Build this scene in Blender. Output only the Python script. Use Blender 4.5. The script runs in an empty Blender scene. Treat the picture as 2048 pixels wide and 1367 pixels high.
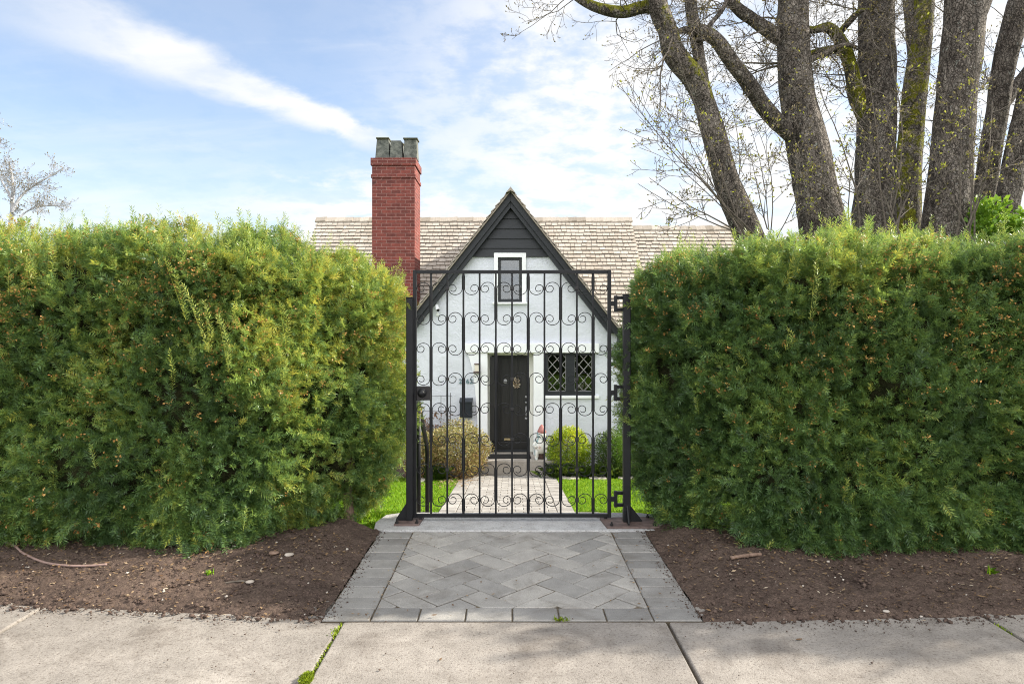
import bpy, math, random
import numpy as np
from mathutils import Vector, Matrix
R = math.radians
scene = bpy.context.scene
COL = scene.collection
rnd = random.Random(7)
rng = np.random.default_rng(11)
F, CX, HY, EH = 1365.333, 1024.0, 658.0, 1.45      # focal length in photo pixels, principal column, horizon row, eye height (m)

def P(px, py, d):
    return Vector(((px - CX) / F * d, d, EH - (py - HY) / F * d))
def X(px, d): return (px - CX) / F * d
def Zh(py, d): return EH - (py - HY) / F * d

# ------------------------------------------------------------------ object helpers
def link(o, parent=None):
    COL.objects.link(o)
    if parent is not None:
        o.parent = parent
        q = parent; off = Vector(parent.location)
        while q.parent is not None:
            q = q.parent; off += Vector(q.location)
        o.matrix_parent_inverse = Matrix.Translation(-off) if parent.type == 'EMPTY' else Matrix.Identity(4)
    return o
def tag(o, label=None, cat=None, group=None, kind=None):
    if label: o['label'] = label
    if cat: o['category'] = cat
    if group: o['group'] = group
    if kind: o['kind'] = kind
    return o
def thing(name, loc, label, cat, group=None):
    o = bpy.data.objects.new(name, None)
    o.empty_display_size = 0.1
    o.location = Vector(loc)
    COL.objects.link(o)
    return tag(o, label, cat, group)

class MB:
    def __init__(s): s.v = []; s.f = []; s.a = []
    def add(s, vs, fs, tone=None):
        n = len(s.v); s.v += [tuple(p) for p in vs]
        for q in fs:
            s.f.append(tuple(i + n for i in q)); s.a.append(rnd.random() if tone is None else tone)
    def box(s, x0, x1, y0, y1, z0, z1, tone=None):
        s.add([(x0,y0,z0),(x1,y0,z0),(x1,y1,z0),(x0,y1,z0),(x0,y0,z1),(x1,y0,z1),(x1,y1,z1),(x0,y1,z1)],
              [(0,3,2,1),(4,5,6,7),(0,1,5,4),(1,2,6,5),(2,3,7,6),(3,0,4,7)], tone)
    def prism(s, poly, y0, y1, tone=None):             # poly in x,z (counter-clockwise seen from -y), extruded along y
        n = len(poly)
        s.add([(p[0], y0, p[1]) for p in poly] + [(p[0], y1, p[1]) for p in poly],
              [tuple(range(n)), tuple(range(2*n-1, n-1, -1))] + [(i, i+n, (i+1) % n + n, (i+1) % n) for i in range(n)], tone)
    def slab(s, poly, z0, z1, bev=0.0, tone=None, zf=None):   # poly in x,y ccw, extruded along z, optional bevelled top
        n = len(poly); cx = sum(p[0] for p in poly)/n; cy = sum(p[1] for p in poly)/n
        zz = zf or (lambda x, y: 0.0)
        t = rnd.random() if tone is None else tone
        def ins(p):
            d = math.hypot(p[0]-cx, p[1]-cy) or 1
            k = max(0.0, 1 - bev*1.4/d); return (cx+(p[0]-cx)*k, cy+(p[1]-cy)*k)
        lo = [(p[0], p[1], z0+zz(*p)) for p in poly]
        if bev > 0:
            mid = [(p[0], p[1], z1-bev+zz(*p)) for p in poly]; top = [(*ins(p), z1+zz(*p)) for p in poly]
            s.add(lo+mid+top, [tuple(range(2*n, 3*n))] + [(i, (i+1) % n, (i+1) % n+n, i+n) for i in range(n)]
                  + [(i+n, (i+1) % n+n, (i+1) % n+2*n, i+2*n) for i in range(n)], t)
        else:
            s.add(lo+[(p[0], p[1], z1+zz(*p)) for p in poly], [tuple(range(n, 2*n))] + [(i, (i+1) % n, (i+1) % n+n, i+n) for i in range(n)], t)
    def tube(s, pts, rad, n=8, cap=True, tone=None, phase=0.0):
        pts = [Vector(p) for p in pts]; m = len(pts)
        if not hasattr(rad, '__len__'): rad = [rad]*m
        t0 = (pts[1]-pts[0]).normalized()
        ref = Vector((0, 0, 1)) if abs(t0.z) < 0.9 else Vector((1, 0, 0))
        u = t0.cross(ref).normalized()
        vs = []
        for i in range(m):
            t = (pts[min(i+1, m-1)] - pts[max(i-1, 0)])
            t = t.normalized() if t.length > 1e-9 else t0
            u = (u - t*u.dot(t)); u = u.normalized() if u.length > 1e-6 else t.orthogonal().normalized()
            w = t.cross(u)
            for k in range(n):
                a = 2*math.pi*k/n+phase
                vs.append(pts[i] + (u*math.cos(a) + w*math.sin(a))*rad[i])
        fs = [(i*n+k, i*n+(k+1) % n, (i+1)*n+(k+1) % n, (i+1)*n+k) for i in range(m-1) for k in range(n)]
        if cap: fs += [tuple(range(n-1, -1, -1)), tuple(range((m-1)*n, m*n))]
        s.add(vs, fs, tone if tone is not None else rnd.random())
    def lathe(s, prof, c, n=20, sq=(1, 1), tone=None):
        m = len(prof); vs = []
        for r, z in prof:
            for k in range(n):
                a = 2*math.pi*k/n
                vs.append((c[0]+r*math.cos(a)*sq[0], c[1]+r*math.sin(a)*sq[1], c[2]+z))
        fs = [(i*n+k, i*n+(k+1) % n, (i+1)*n+(k+1) % n, (i+1)*n+k) for i in range(m-1) for k in range(n)]
        fs += [tuple(range(n-1, -1, -1)), tuple(range((m-1)*n, m*n))]
        s.add(vs, fs, tone if tone is not None else rnd.random())
    def build(s, name, m, parent=None, smooth=False, bevel=0.0, seg=2):
        me = bpy.data.meshes.new(name)
        me.from_pydata(s.v, [], s.f); me.update()
        at = me.attributes.new('tone', 'FLOAT', 'FACE'); at.data.foreach_set('value', np.array(s.a, dtype=np.float32))
        if m: me.materials.append(m)
        if smooth: me.polygons.foreach_set('use_smooth', [True]*len(me.polygons))
        o = bpy.data.objects.new(name, me); link(o, parent)
        if bevel > 0:
            b = o.modifiers.new('edge', 'BEVEL'); b.width = bevel; b.segments = seg; b.limit_method = 'ANGLE'; b.angle_limit = R(40)
        return o

def np_obj(name, V, Fc, m, parent=None, tone=None, smooth=False):
    V = np.asarray(V, dtype=np.float32); Fc = np.asarray(Fc, dtype=np.int32); k = Fc.shape[1]
    me = bpy.data.meshes.new(name)
    me.vertices.add(len(V)); me.vertices.foreach_set('co', V.ravel())
    me.loops.add(Fc.size); me.loops.foreach_set('vertex_index', Fc.ravel())
    me.polygons.add(len(Fc)); me.polygons.foreach_set('loop_start', np.arange(0, Fc.size, k, dtype=np.int32))
    try: me.polygons.foreach_set('loop_total', np.full(len(Fc), k, dtype=np.int32))
    except Exception: pass
    me.update(calc_edges=True)
    if tone is not None:
        at = me.attributes.new('tone', 'FLOAT', 'FACE'); at.data.foreach_set('value', np.asarray(tone, dtype=np.float32))
    me.materials.append(m)
    if smooth: me.polygons.foreach_set('use_smooth', np.ones(len(Fc), dtype=bool))
    o = bpy.data.objects.new(name, me); link(o, parent)
    return o

# numpy value noise
_H = rng.random(4096).astype(np.float32)
def vnoise(p, scale=1.0, seed=0):
    p = np.asarray(p, dtype=np.float64)*scale + seed*17.3
    i = np.floor(p).astype(np.int64); f = p-i; f = f*f*(3-2*f)
    def h(a, b, c): return _H[(a*73856093 ^ b*19349663 ^ c*83492791) & 4095]
    x, y, z = i[..., 0], i[..., 1], i[..., 2]; fx, fy, fz = f[..., 0], f[..., 1], f[..., 2]
    r = 0
    for dx in (0, 1):
        for dy in (0, 1):
            for dz in (0, 1):
                r = r + h(x+dx, y+dy, z+dz)*(fx if dx else 1-fx)*(fy if dy else 1-fy)*(fz if dz else 1-fz)
    return r
def fbm(p, scale, oct=3, seed=0):
    t = 0; a = 0.5; s = 0
    for k in range(oct):
        t = t + a*vnoise(p, scale*2**k, seed+k*3); s += a; a *= .5
    return t/s
def frames(fwd, up):
    fwd = fwd/np.linalg.norm(fwd, axis=1, keepdims=True)
    side = np.cross(up, fwd); l = np.linalg.norm(side, axis=1, keepdims=True); side = side/np.maximum(l, 1e-6)
    nrm = np.cross(fwd, side)
    return np.stack([fwd, side, nrm], axis=1)          # rows are local axes
def rand_unit(n):
    v = rng.normal(size=(n, 3)); return v/np.linalg.norm(v, axis=1, keepdims=True)

# ------------------------------------------------------------------ materials
def newmat(name, rough=0.6, spec=0.4):
    m = bpy.data.materials.new(name); m.use_nodes = True
    nt = m.node_tree; b = nt.nodes['Principled BSDF']
    b.inputs['Roughness'].default_value = rough
    b.inputs['Specular IOR Level'].default_value = spec
    return m, nt, b
def N(nt, t, **kw):
    n = nt.nodes.new(t)
    for k, v in kw.items():
        if k in n.inputs: n.inputs[k].default_value = v
        else: setattr(n, k, v)
    return n
def coords(nt, scale=(1, 1, 1), rot=(0, 0, 0)):
    g = N(nt, 'ShaderNodeNewGeometry'); mp = N(nt, 'ShaderNodeMapping')
    mp.inputs['Scale'].default_value = scale; mp.inputs['Rotation'].default_value = rot
    nt.links.new(g.outputs['Position'], mp.inputs['Vector']); return mp.outputs['Vector']
def noise(nt, vec, scale, detail=4, rough=0.55, dist=0.0):
    n = N(nt, 'ShaderNodeTexNoise'); n.inputs['Scale'].default_value = scale; n.inputs['Detail'].default_value = detail
    n.inputs['Roughness'].default_value = rough; n.inputs['Distortion'].default_value = dist
    nt.links.new(vec, n.inputs['Vector']); return n.outputs['Fac']
def ramp(nt, fac, stops):
    r = N(nt, 'ShaderNodeValToRGB'); e = r.color_ramp.elements
    while len(e) < len(stops): e.new(0.5)
    for i, (p, c) in enumerate(stops):
        e[i].position = p; e[i].color = (*c, 1) if len(c) == 3 else c
    nt.links.new(fac, r.inputs['Fac']); return r.outputs['Color']
def mix(nt, fac, a, b, mode='MIX'):
    n = N(nt, 'ShaderNodeMix'); n.data_type = 'RGBA'; n.blend_type = mode
    for sock, v in ((n.inputs[0], fac), (n.inputs[6], a), (n.inputs[7], b)):
        if hasattr(v, 'is_output'): nt.links.new(v, sock)
        elif isinstance(v, (int, float)): sock.default_value = v
        else: sock.default_value = (*v, 1)
    return n.outputs[2]
def math_(nt, op, a, b=None, c=None):
    n = N(nt, 'ShaderNodeMath'); n.operation = op
    for i, v in enumerate((a, b, c)):
        if v is None: continue
        if hasattr(v, 'is_output'): nt.links.new(v, n.inputs[i])
        else: n.inputs[i].default_value = v
    return n.outputs[0]
def attr(nt, name='tone'):
    a = N(nt, 'ShaderNodeAttribute'); a.attribute_name = name; return a.outputs['Fac']
def bump(nt, b, h, strength=0.4, dist=0.01):
    n = N(nt, 'ShaderNodeBump'); n.inputs['Strength'].default_value = strength; n.inputs['Distance'].default_value = dist
    nt.links.new(h, n.inputs['Height']); nt.links.new(n.outputs['Normal'], b.inputs['Normal'])
def setc(nt, b, c): nt.links.new(c, b.inputs['Base Color'])

def plain(name, c1, c2, scale=8, rough=0.55, spec=0.4, bs=0.2, bd=0.004, bscale=60, metal=0.0, vec=(1, 1, 1)):
    m, nt, b = newmat(name, rough, spec); v = coords(nt, vec)
    setc(nt, b, ramp(nt, noise(nt, v, scale, 5, 0.6), [(0.3, c1), (0.7, c2)]))
    b.inputs['Metallic'].default_value = metal
    if bs: bump(nt, b, noise(nt, v, bscale, 3), bs, bd)
    return m
def leafmat(name, stops, trans=0.3, rough=0.5, spec=0.35):
    m, nt, b = newmat(name, rough, spec)
    c = ramp(nt, attr(nt), stops); setc(nt, b, c)
    tr = N(nt, 'ShaderNodeBsdfTranslucent'); nt.links.new(mix(nt, 0.35, c, (0.30, 0.36, 0.03)), tr.inputs['Color'])
    ms = N(nt, 'ShaderNodeMixShader'); ms.inputs[0].default_value = trans
    nt.links.new(b.outputs[0], ms.inputs[1]); nt.links.new(tr.outputs[0], ms.inputs[2])
    nt.links.new(ms.outputs[0], nt.nodes['Material Output'].inputs['Surface']); return m

M = {}
M['iron'] = plain('black iron', (0.004, 0.0045, 0.006), (0.009, 0.0095, 0.011), 14, 0.45, 0.3, 0.25, 0.002, 90)
M['iron_edge'] = plain('worn black iron', (0.005, 0.005, 0.006), (0.020, 0.017, 0.016), 30, 0.5, 0.4, 0.3, 0.002, 120)
M['plate'] = plain('rusty plate', (0.055, 0.040, 0.038), (0.17, 0.12, 0.105), 14, 0.7, 0.3, 0.5, 0.003, 80)
M['brass'] = plain('aged brass', (0.30, 0.22, 0.10), (0.45, 0.36, 0.20), 40, 0.4, 0.5, 0.1, 0.001, 90)
M['steel'] = plain('worn steel', (0.25, 0.25, 0.26), (0.42, 0.42, 0.43), 40, 0.4, 0.5, 0.1, 0.001, 90)
M['dark_paint'] = plain('charcoal paint', (0.011, 0.013, 0.016), (0.019, 0.022, 0.026), 5, 0.5, 0.4, 0.15, 0.003, 30, vec=(1, 1, 6))
M['door'] = plain('door paint', (0.010, 0.010, 0.010), (0.022, 0.021, 0.020), 5, 0.45, 0.4, 0.25, 0.003, 25, vec=(6, 6, 0.7))
M['trim'] = plain('white trim', (0.76, 0.77, 0.79), (0.84, 0.85, 0.86), 3, 0.6, 0.3, 0.2, 0.003, 40)
M['cream'] = plain('cream reveal', (0.66, 0.66, 0.60), (0.74, 0.74, 0.69), 3, 0.6, 0.3, 0.2, 0.003, 40)
M['mailbox'] = plain('slate metal', (0.010, 0.014, 0.022), (0.018, 0.024, 0.034), 8, 0.4, 0.5, 0.1, 0.001, 60)
M['mat'] = plain('rubber mat', (0.012, 0.012, 0.013), (0.04, 0.038, 0.036), 60, 0.9, 0.2, 0.6, 0.006, 160)
M['concrete'] = None
M['hose'] = plain('hose rubber', (0.19, 0.125, 0.105), (0.27, 0.185, 0.16), 20, 0.55, 0.3, 0.1, 0.001, 60)
M['bark_small'] = plain('twig bark', (0.075, 0.062, 0.05), (0.16, 0.135, 0.11), 30, 0.8, 0.2, 0.3, 0.004, 70)
M['far_twig'] = plain('hazed twig bark', (0.24, 0.245, 0.26), (0.36, 0.36, 0.37), 8, 0.85, 0.2, 0)  # bark colour paled to imitate distance haze
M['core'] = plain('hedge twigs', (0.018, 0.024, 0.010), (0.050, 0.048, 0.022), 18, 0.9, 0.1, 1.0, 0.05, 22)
M['stem'] = plain('yew bark', (0.11, 0.07, 0.05), (0.24, 0.165, 0.125), 14, 0.85, 0.2, 0.7, 0.02, 24, vec=(2, 2, 0.6))
M['stone'] = plain('pale stone', (0.30, 0.26, 0.22), (0.46, 0.41, 0.36), 12, 0.8, 0.25, 0.4, 0.01, 40)
M['pot'] = plain('lichened clay pot', (0.05, 0.056, 0.052), (0.19, 0.195, 0.17), 9, 0.9, 0.2, 0.8, 0.02, 28)
M['pot_cap'] = plain('mossy cap slab', (0.05, 0.05, 0.035), (0.12, 0.12, 0.07), 9, 0.9, 0.2, 0.8, 0.02, 28)
M['red_cap'] = plain('faded red glaze', (0.30, 0.10, 0.09), (0.42, 0.18, 0.16), 12, 0.45, 0.4, 0.1, 0.002, 30)
M['white_plastic'] = plain('white plastic', (0.72, 0.73, 0.74), (0.78, 0.79, 0.8), 4, 0.35, 0.5, 0)
M['black_plastic'] = plain('black plastic', (0.008, 0.008, 0.009), (0.014, 0.014, 0.015), 4, 0.3, 0.5, 0)
M['lamp_glass'] = plain('frosted lamp glass', (0.62, 0.56, 0.46), (0.72, 0.66, 0.56), 8, 0.3, 0.5, 0)
M['number'] = plain('verdigris numerals', (0.07, 0.15, 0.17), (0.12, 0.22, 0.24), 20, 0.5, 0.4, 0)
M['lead'] = plain('lattice lead', (0.20, 0.20, 0.20), (0.30, 0.30, 0.29), 20, 0.5, 0.4, 0)
M['pink'] = plain('pink petals', (0.62, 0.42, 0.47), (0.75, 0.58, 0.62), 20, 0.6, 0.3, 0)
M['dry'] = leafmat('dried petals', [(0.0, (0.18, 0.10, 0.05)), (0.5, (0.50, 0.40, 0.28)), (1.0, (0.75, 0.68, 0.55))], 0.15)

def m_concrete(name, base1, base2, stain=0.5):
    m, nt, b = newmat(name, 0.85, 0.25); v = coords(nt)
    big = noise(nt, v, 1.3, 5, 0.6); mid = noise(nt, v, 9, 5, 0.65); fine = noise(nt, v, 170, 2, 0.6); agg = noise(nt, v, 75, 3, 0.7)
    c = ramp(nt, big, [(0.30, base1), (0.72, base2)])
    c = mix(nt, 0.55, c, ramp(nt, mid, [(0.30, (0.62, 0.60, 0.58)), (0.65, (1.08, 1.07, 1.05))]), 'MULTIPLY')
    c = mix(nt, 0.8, c, ramp(nt, agg, [(0.33, (0.50, 0.46, 0.43)), (0.47, (1, 1, 1)), (0.62, (1, 1, 1)), (0.72, (1.22, 1.20, 1.15))]), 'MULTIPLY')
    c = mix(nt, 0.5, c, ramp(nt, fine, [(0.3, (0.72, 0.70, 0.68)), (0.7, (1.2, 1.2, 1.18))]), 'MULTIPLY')
    st = noise(nt, v, 2.6, 6, 0.7, 0.6)
    c = mix(nt, stain, c, ramp(nt, st, [(0.50, (1, 1, 1)), (0.72, (0.55, 0.52, 0.50))]), 'MULTIPLY')
    setc(nt, b, c)
    bump(nt, b, math_(nt, 'ADD', fine, math_(nt, 'MULTIPLY', agg, 1.4)), 0.55, 0.004); return m
M['sidewalk'] = m_concrete('sidewalk concrete', (0.195, 0.178, 0.164), (0.315, 0.289, 0.265), 0.9)
M['sill'] = m_concrete('sill concrete', (0.38, 0.38, 0.39), (0.50, 0.50, 0.50), 0.35)
M['porch'] = m_concrete('porch stone', (0.36, 0.33, 0.30), (0.48, 0.44, 0.40), 0.4)

def m_paver(name, stops, grit=1.0):
    m, nt, b = newmat(name, 0.8, 0.3); v = coords(nt)
    c = ramp(nt, attr(nt), stops)
    f = noise(nt, v, 190, 2, 0.6); mdn = noise(nt, v, 7, 5, 0.6)
    c = mix(nt, 0.6, c, ramp(nt, mdn, [(0.3, (0.72, 0.71, 0.70)), (0.7, (1.18, 1.17, 1.15))]), 'MULTIPLY')
    c = mix(nt, 0.6, c, ramp(nt, f, [(0.3, (0.66, 0.66, 0.67)), (0.7, (1.25, 1.25, 1.24))]), 'MULTIPLY')
    di = noise(nt, v, 3.3, 6, 0.7, 0.5)
    c = mix(nt, ramp(nt, di, [(0.52, (0, 0, 0)), (0.72, (0.55, 0.55, 0.55))]), c, (0.105, 0.088, 0.070))
    sp = noise(nt, v, 60, 3, 0.7)
    c = mix(nt, ramp(nt, sp, [(0.66, (0, 0, 0)), (0.72, (0.5, 0.5, 0.5))]), c, (0.07, 0.06, 0.05))
    setc(nt, b, c); bump(nt, b, math_(nt, 'ADD', f, math_(nt, 'MULTIPLY', mdn, 1.5)), 0.6*grit, 0.004); return m
M['paver'] = m_paver('grey paver', [(0.0, (0.170, 0.165, 0.160)), (0.5, (0.258, 0.248, 0.235)), (1.0, (0.355, 0.336, 0.310))])
M['path_paver'] = m_paver('garden paver', [(0.0, (0.26, 0.245, 0.228)), (1.0, (0.37, 0.352, 0.33))])
M['joint'] = plain('joint sand', (0.045, 0.038, 0.03), (0.15, 0.12, 0.085), 24, 0.95, 0.1, 0.5, 0.004, 120)

def m_soil():
    m, nt, b = newmat('soil', 0.95, 0.12); v = coords(nt)
    c = ramp(nt, noise(nt, v, 2.2, 5, 0.65), [(0.30, (0.062, 0.045, 0.038)), (0.70, (0.130, 0.095, 0.077))])
    c = mix(nt, 0.75, c, ramp(nt, noise(nt, v, 55, 4, 0.7), [(0.30, (0.45, 0.43, 0.42)), (0.70, (1.55, 1.5, 1.45))]), 'MULTIPLY')
    sp = noise(nt, v, 130, 1, 0.5)
    c = mix(nt, ramp(nt, sp, [(0.70, (0, 0, 0)), (0.74, (1, 1, 1))]), c, (0.25, 0.19, 0.13))
    setc(nt, b, c); bump(nt, b, noise(nt, v, 60, 5, 0.7), 1.0, 0.02); return m
M['soil'] = m_soil()
M['clod'] = plain('soil clod', (0.048, 0.034, 0.029), (0.12, 0.085, 0.068), 30, 0.95, 0.1, 0.6, 0.006, 110)
M['litter'] = leafmat('litter', [(0.0, (0.10, 0.055, 0.03)), (0.6, (0.20, 0.13, 0.07)), (0.9, (0.30, 0.22, 0.14)), (1.0, (0.42, 0.36, 0.28))], 0.1, 0.8, 0.2)

def m_lawn():
    m, nt, b = newmat('lawn turf', 0.9, 0.15); v = coords(nt)
    c = ramp(nt, noise(nt, v, 1.4, 5, 0.65), [(0.3, (0.085, 0.17, 0.010)), (0.7, (0.15, 0.26, 0.018))])
    c = mix(nt, 0.6, c, ramp(nt, noise(nt, v, 60, 3, 0.7), [(0.3, (0.55, 0.55, 0.5)), (0.7, (1.4, 1.4, 1.3))]), 'MULTIPLY')
    setc(nt, b, c); bump(nt, b, noise(nt, v, 80, 3), 0.8, 0.02); return m
M['lawn'] = m_lawn()
M['grass'] = leafmat('grass blades', [(0.0, (0.10, 0.25, 0.008)), (0.6, (0.20, 0.40, 0.012)), (1.0, (0.36, 0.50, 0.03))], 0.4)
M['ground'] = plain('far ground', (0.06, 0.075, 0.03), (0.10, 0.105, 0.05), 0.4, 0.95, 0.1, 0.3, 0.02, 6)
M['road'] = plain('asphalt', (0.045, 0.045, 0.046), (0.075, 0.074, 0.072), 3, 0.9, 0.2, 0.5, 0.005, 120)

def m_stucco():
    m, nt, b = newmat('pale stucco', 0.8, 0.25); v = coords(nt)
    c = ramp(nt, noise(nt, v, 0.9, 5, 0.6), [(0.3, (0.585, 0.605, 0.665)), (0.7, (0.675, 0.69, 0.745))])
    c = mix(nt, 0.25, c, ramp(nt, noise(nt, coords(nt, (0.7, 0.7, 5)), 1.4, 4), [(0.35, (0.86, 0.86, 0.86)), (0.65, (1.03, 1.03, 1.03))]), 'MULTIPLY')
    setc(nt, b, c)
    bump(nt, b, math_(nt, 'ADD', noise(nt, v, 26, 4, 0.6), math_(nt, 'MULTIPLY', noise(nt, v, 5, 3), 2.5)), 0.8, 0.014); return m
M['stucco'] = m_stucco()
def m_shake():
    m, nt, b = newmat('cedar shake', 0.85, 0.2); v = coords(nt)
    c = ramp(nt, attr(nt), [(0.0, (0.22, 0.190, 0.156)), (0.35, (0.335, 0.298, 0.255)), (0.7, (0.42, 0.382, 0.335)), (1.0, (0.53, 0.49, 0.44))])
    g = noise(nt, coords(nt, (40, 3, 3)), 1.0, 4, 0.6)
    c = mix(nt, 0.5, c, ramp(nt, g, [(0.3, (0.68, 0.66, 0.64)), (0.7, (1.2, 1.2, 1.2))]), 'MULTIPLY')
    c = mix(nt, 0.4, c, ramp(nt, noise(nt, v, 0.7, 4), [(0.35, (0.8, 0.74, 0.66)), (0.65, (1.1, 1.1, 1.1))]), 'MULTIPLY')
    setc(nt, b, c); bump(nt, b, g, 0.4, 0.006); return m
M['shake'] = m_shake()
def m_brick():
    m, nt, b = newmat('red brick', 0.85, 0.2)
    g = N(nt, 'ShaderNodeNewGeometry'); sx = N(nt, 'ShaderNodeSeparateXYZ'); nt.links.new(g.outputs['Position'], sx.inputs[0])
    cb = N(nt, 'ShaderNodeCombineXYZ'); nt.links.new(math_(nt, 'ADD', sx.outputs[0], sx.outputs[1]), cb.inputs[0]); nt.links.new(sx.outputs[2], cb.inputs[1])
    br = N(nt, 'ShaderNodeTexBrick'); nt.links.new(cb.outputs[0], br.inputs['Vector'])
    br.inputs['Scale'].default_value = 1.0; br.inputs['Brick Width'].default_value = 0.21; br.inputs['Row Height'].default_value = 0.072
    br.inputs['Mortar Size'].default_value = 0.007; br.inputs['Mortar Smooth'].default_value = 0.3; br.inputs['Bias'].default_value = -0.1
    br.inputs['Color1'].default_value = (0.205, 0.058, 0.048, 1); br.inputs['Color2'].default_value = (0.120, 0.040, 0.036, 1); br.inputs['Mortar'].default_value = (0.27, 0.15, 0.135, 1)
    v = coords(nt)
    c = mix(nt, 0.55, br.outputs['Color'], ramp(nt, noise(nt, v, 13, 4, 0.6), [(0.3, (0.62, 0.55, 0.55)), (0.7, (1.3, 1.25, 1.2))]), 'MULTIPLY')
    so = noise(nt, v, 2.1, 5, 0.65, 0.3)
    c = mix(nt, ramp(nt, so, [(0.60, (0, 0, 0)), (0.70, (0.75, 0.75, 0.75))]), c, (0.05, 0.028, 0.028))
    ef = noise(nt, v, 3.1, 5, 0.7)
    c = mix(nt, ramp(nt, ef, [(0.63, (0, 0, 0)), (0.75, (0.35, 0.35, 0.35))]), c, (0.45, 0.30, 0.27))
    setc(nt, b, c)
    bump(nt, b, math_(nt, 'SUBTRACT', noise(nt, v, 60, 3), math_(nt, 'MULTIPLY', br.outputs['Fac'], 2.0)), 0.6, 0.012); return m
M['brick'] = m_brick()
def m_glass():
    m = bpy.data.materials.new('window glass'); m.use_nodes = True; nt = m.node_tree; nt.nodes.remove(nt.nodes['Principled BSDF'])
    tr = N(nt, 'ShaderNodeBsdfTransparent'); tr.inputs[0].default_value = (0.72, 0.75, 0.74, 1)
    gl = N(nt, 'ShaderNodeBsdfGlossy'); gl.inputs['Roughness'].default_value = 0.03; gl.inputs['Color'].default_value = (0.95, 0.97, 1, 1)
    n = N(nt, 'ShaderNodeBump'); n.inputs['Strength'].default_value = 0.01; n.inputs['Distance'].default_value = 0.02
    nt.links.new(noise(nt, coords(nt), 2.4, 2), n.inputs['Height']); nt.links.new(n.outputs[0], gl.inputs['Normal'])
    ms = N(nt, 'ShaderNodeMixShader'); ms.inputs[0].default_value = 0.09
    nt.links.new(tr.outputs[0], ms.inputs[1]); nt.links.new(gl.outputs[0], ms.inputs[2]); nt.links.new(ms.outputs[0], nt.nodes['Material Output'].inputs['Surface']); return m
M['glass'] = m_glass()
def m_bark():
    m, nt, b = newmat('maple bark', 0.9, 0.15)
    v = coords(nt); vs = coords(nt, (1, 1, 0.6))
    vo = N(nt, 'ShaderNodeTexVoronoi'); vo.inputs['Scale'].default_value = 26; vo.feature = 'DISTANCE_TO_EDGE'
    dv = N(nt, 'ShaderNodeVectorMath'); dv.operation = 'ADD'; nt.links.new(coords(nt, (1, 1, 0.5)), dv.inputs[0])
    nz = N(nt, 'ShaderNodeTexNoise'); nz.inputs['Scale'].default_value = 12; nz.inputs['Detail'].default_value = 3; nt.links.new(v, nz.inputs['Vector'])
    sc_ = N(nt, 'ShaderNodeVectorMath'); sc_.operation = 'SCALE'; nt.links.new(nz.outputs['Color'], sc_.inputs[0]); sc_.inputs['Scale'].default_value = 0.09; nt.links.new(sc_.outputs[0], dv.inputs[1]); nt.links.new(dv.outputs[0], vo.inputs['Vector'])
    crack = ramp(nt, vo.outputs['Distance'], [(0.0, (0.25, 0.25, 0.25)), (0.16, (1, 1, 1))])
    n1 = noise(nt, vs, 9, 6, 0.7, 0.4); n2 = noise(nt, v, 42, 4, 0.7)
    c = ramp(nt, n1, [(0.30, (0.055, 0.048, 0.042)), (0.47, (0.150, 0.132, 0.118)), (0.70, (0.30, 0.275, 0.25))])
    c = mix(nt, 0.7, c, ramp(nt, n2, [(0.32, (0.35, 0.33, 0.31)), (0.68, (1.65, 1.6, 1.55))]), 'MULTIPLY')
    c = mix(nt, 0.75, c, crack, 'MULTIPLY')
    c = mix(nt, 0.8, c, ramp(nt, noise(nt, coords(nt, (1, 1, 0.45)), 3.2, 5, 0.65, 0.8), [(0.34, (0.50, 0.48, 0.46)), (0.66, (1.45, 1.42, 1.38))]), 'MULTIPLY')
    li = noise(nt, v, 17, 5, 0.75, 0.5)
    c = mix(nt, ramp(nt, li, [(0.60, (0, 0, 0)), (0.68, (0.8, 0.8, 0.8))]), c, (0.40, 0.41, 0.37))
    ms = N(nt, 'ShaderNodeAttribute'); ms.attribute_name = 'moss'
    mk = math_(nt, 'ADD', ms.outputs['Fac'], math_(nt, 'MULTIPLY', math_(nt, 'SUBTRACT', noise(nt, v, 5.5, 5, 0.7), 0.5), 1.5))
    mc = ramp(nt, noise(nt, v, 34, 4, 0.7), [(0.3, (0.09, 0.095, 0.010)), (0.7, (0.30, 0.29, 0.03))])
    c = mix(nt, ramp(nt, mk, [(0.48, (0, 0, 0)), (0.62, (1, 1, 1))]), c, mc)
    setc(nt, b, c)
    bump(nt, b, math_(nt, 'ADD', math_(nt, 'ADD', math_(nt, 'MULTIPLY', n1, 2.0), n2), math_(nt, 'MULTIPLY', crack, 0.8)), 1.0, 0.03); return m
M['bark'] = m_bark()

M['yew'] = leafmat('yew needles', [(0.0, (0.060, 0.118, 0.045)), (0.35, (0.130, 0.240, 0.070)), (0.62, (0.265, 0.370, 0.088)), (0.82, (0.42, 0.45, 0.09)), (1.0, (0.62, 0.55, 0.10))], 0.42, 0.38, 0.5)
M['bud_orange'] = leafmat('yew buds', [(0.0, (0.30, 0.13, 0.04)), (0.6, (0.52, 0.27, 0.08)), (1.0, (0.70, 0.45, 0.15))], 0.2)
M['bud_green'] = leafmat('spring buds', [(0.0, (0.22, 0.24, 0.04)), (0.6, (0.42, 0.44, 0.07)), (1.0, (0.58, 0.56, 0.14))], 0.4)
M['bud_dry'] = leafmat('catkins', [(0.0, (0.14, 0.10, 0.06)), (1.0, (0.34, 0.27, 0.16))], 0.2)
M['leaf_gold'] = leafmat('golden leaves', [(0.0, (0.08, 0.15, 0.010)), (0.45, (0.22, 0.33, 0.016)), (1.0, (0.60, 0.60, 0.03))], 0.35)
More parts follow.
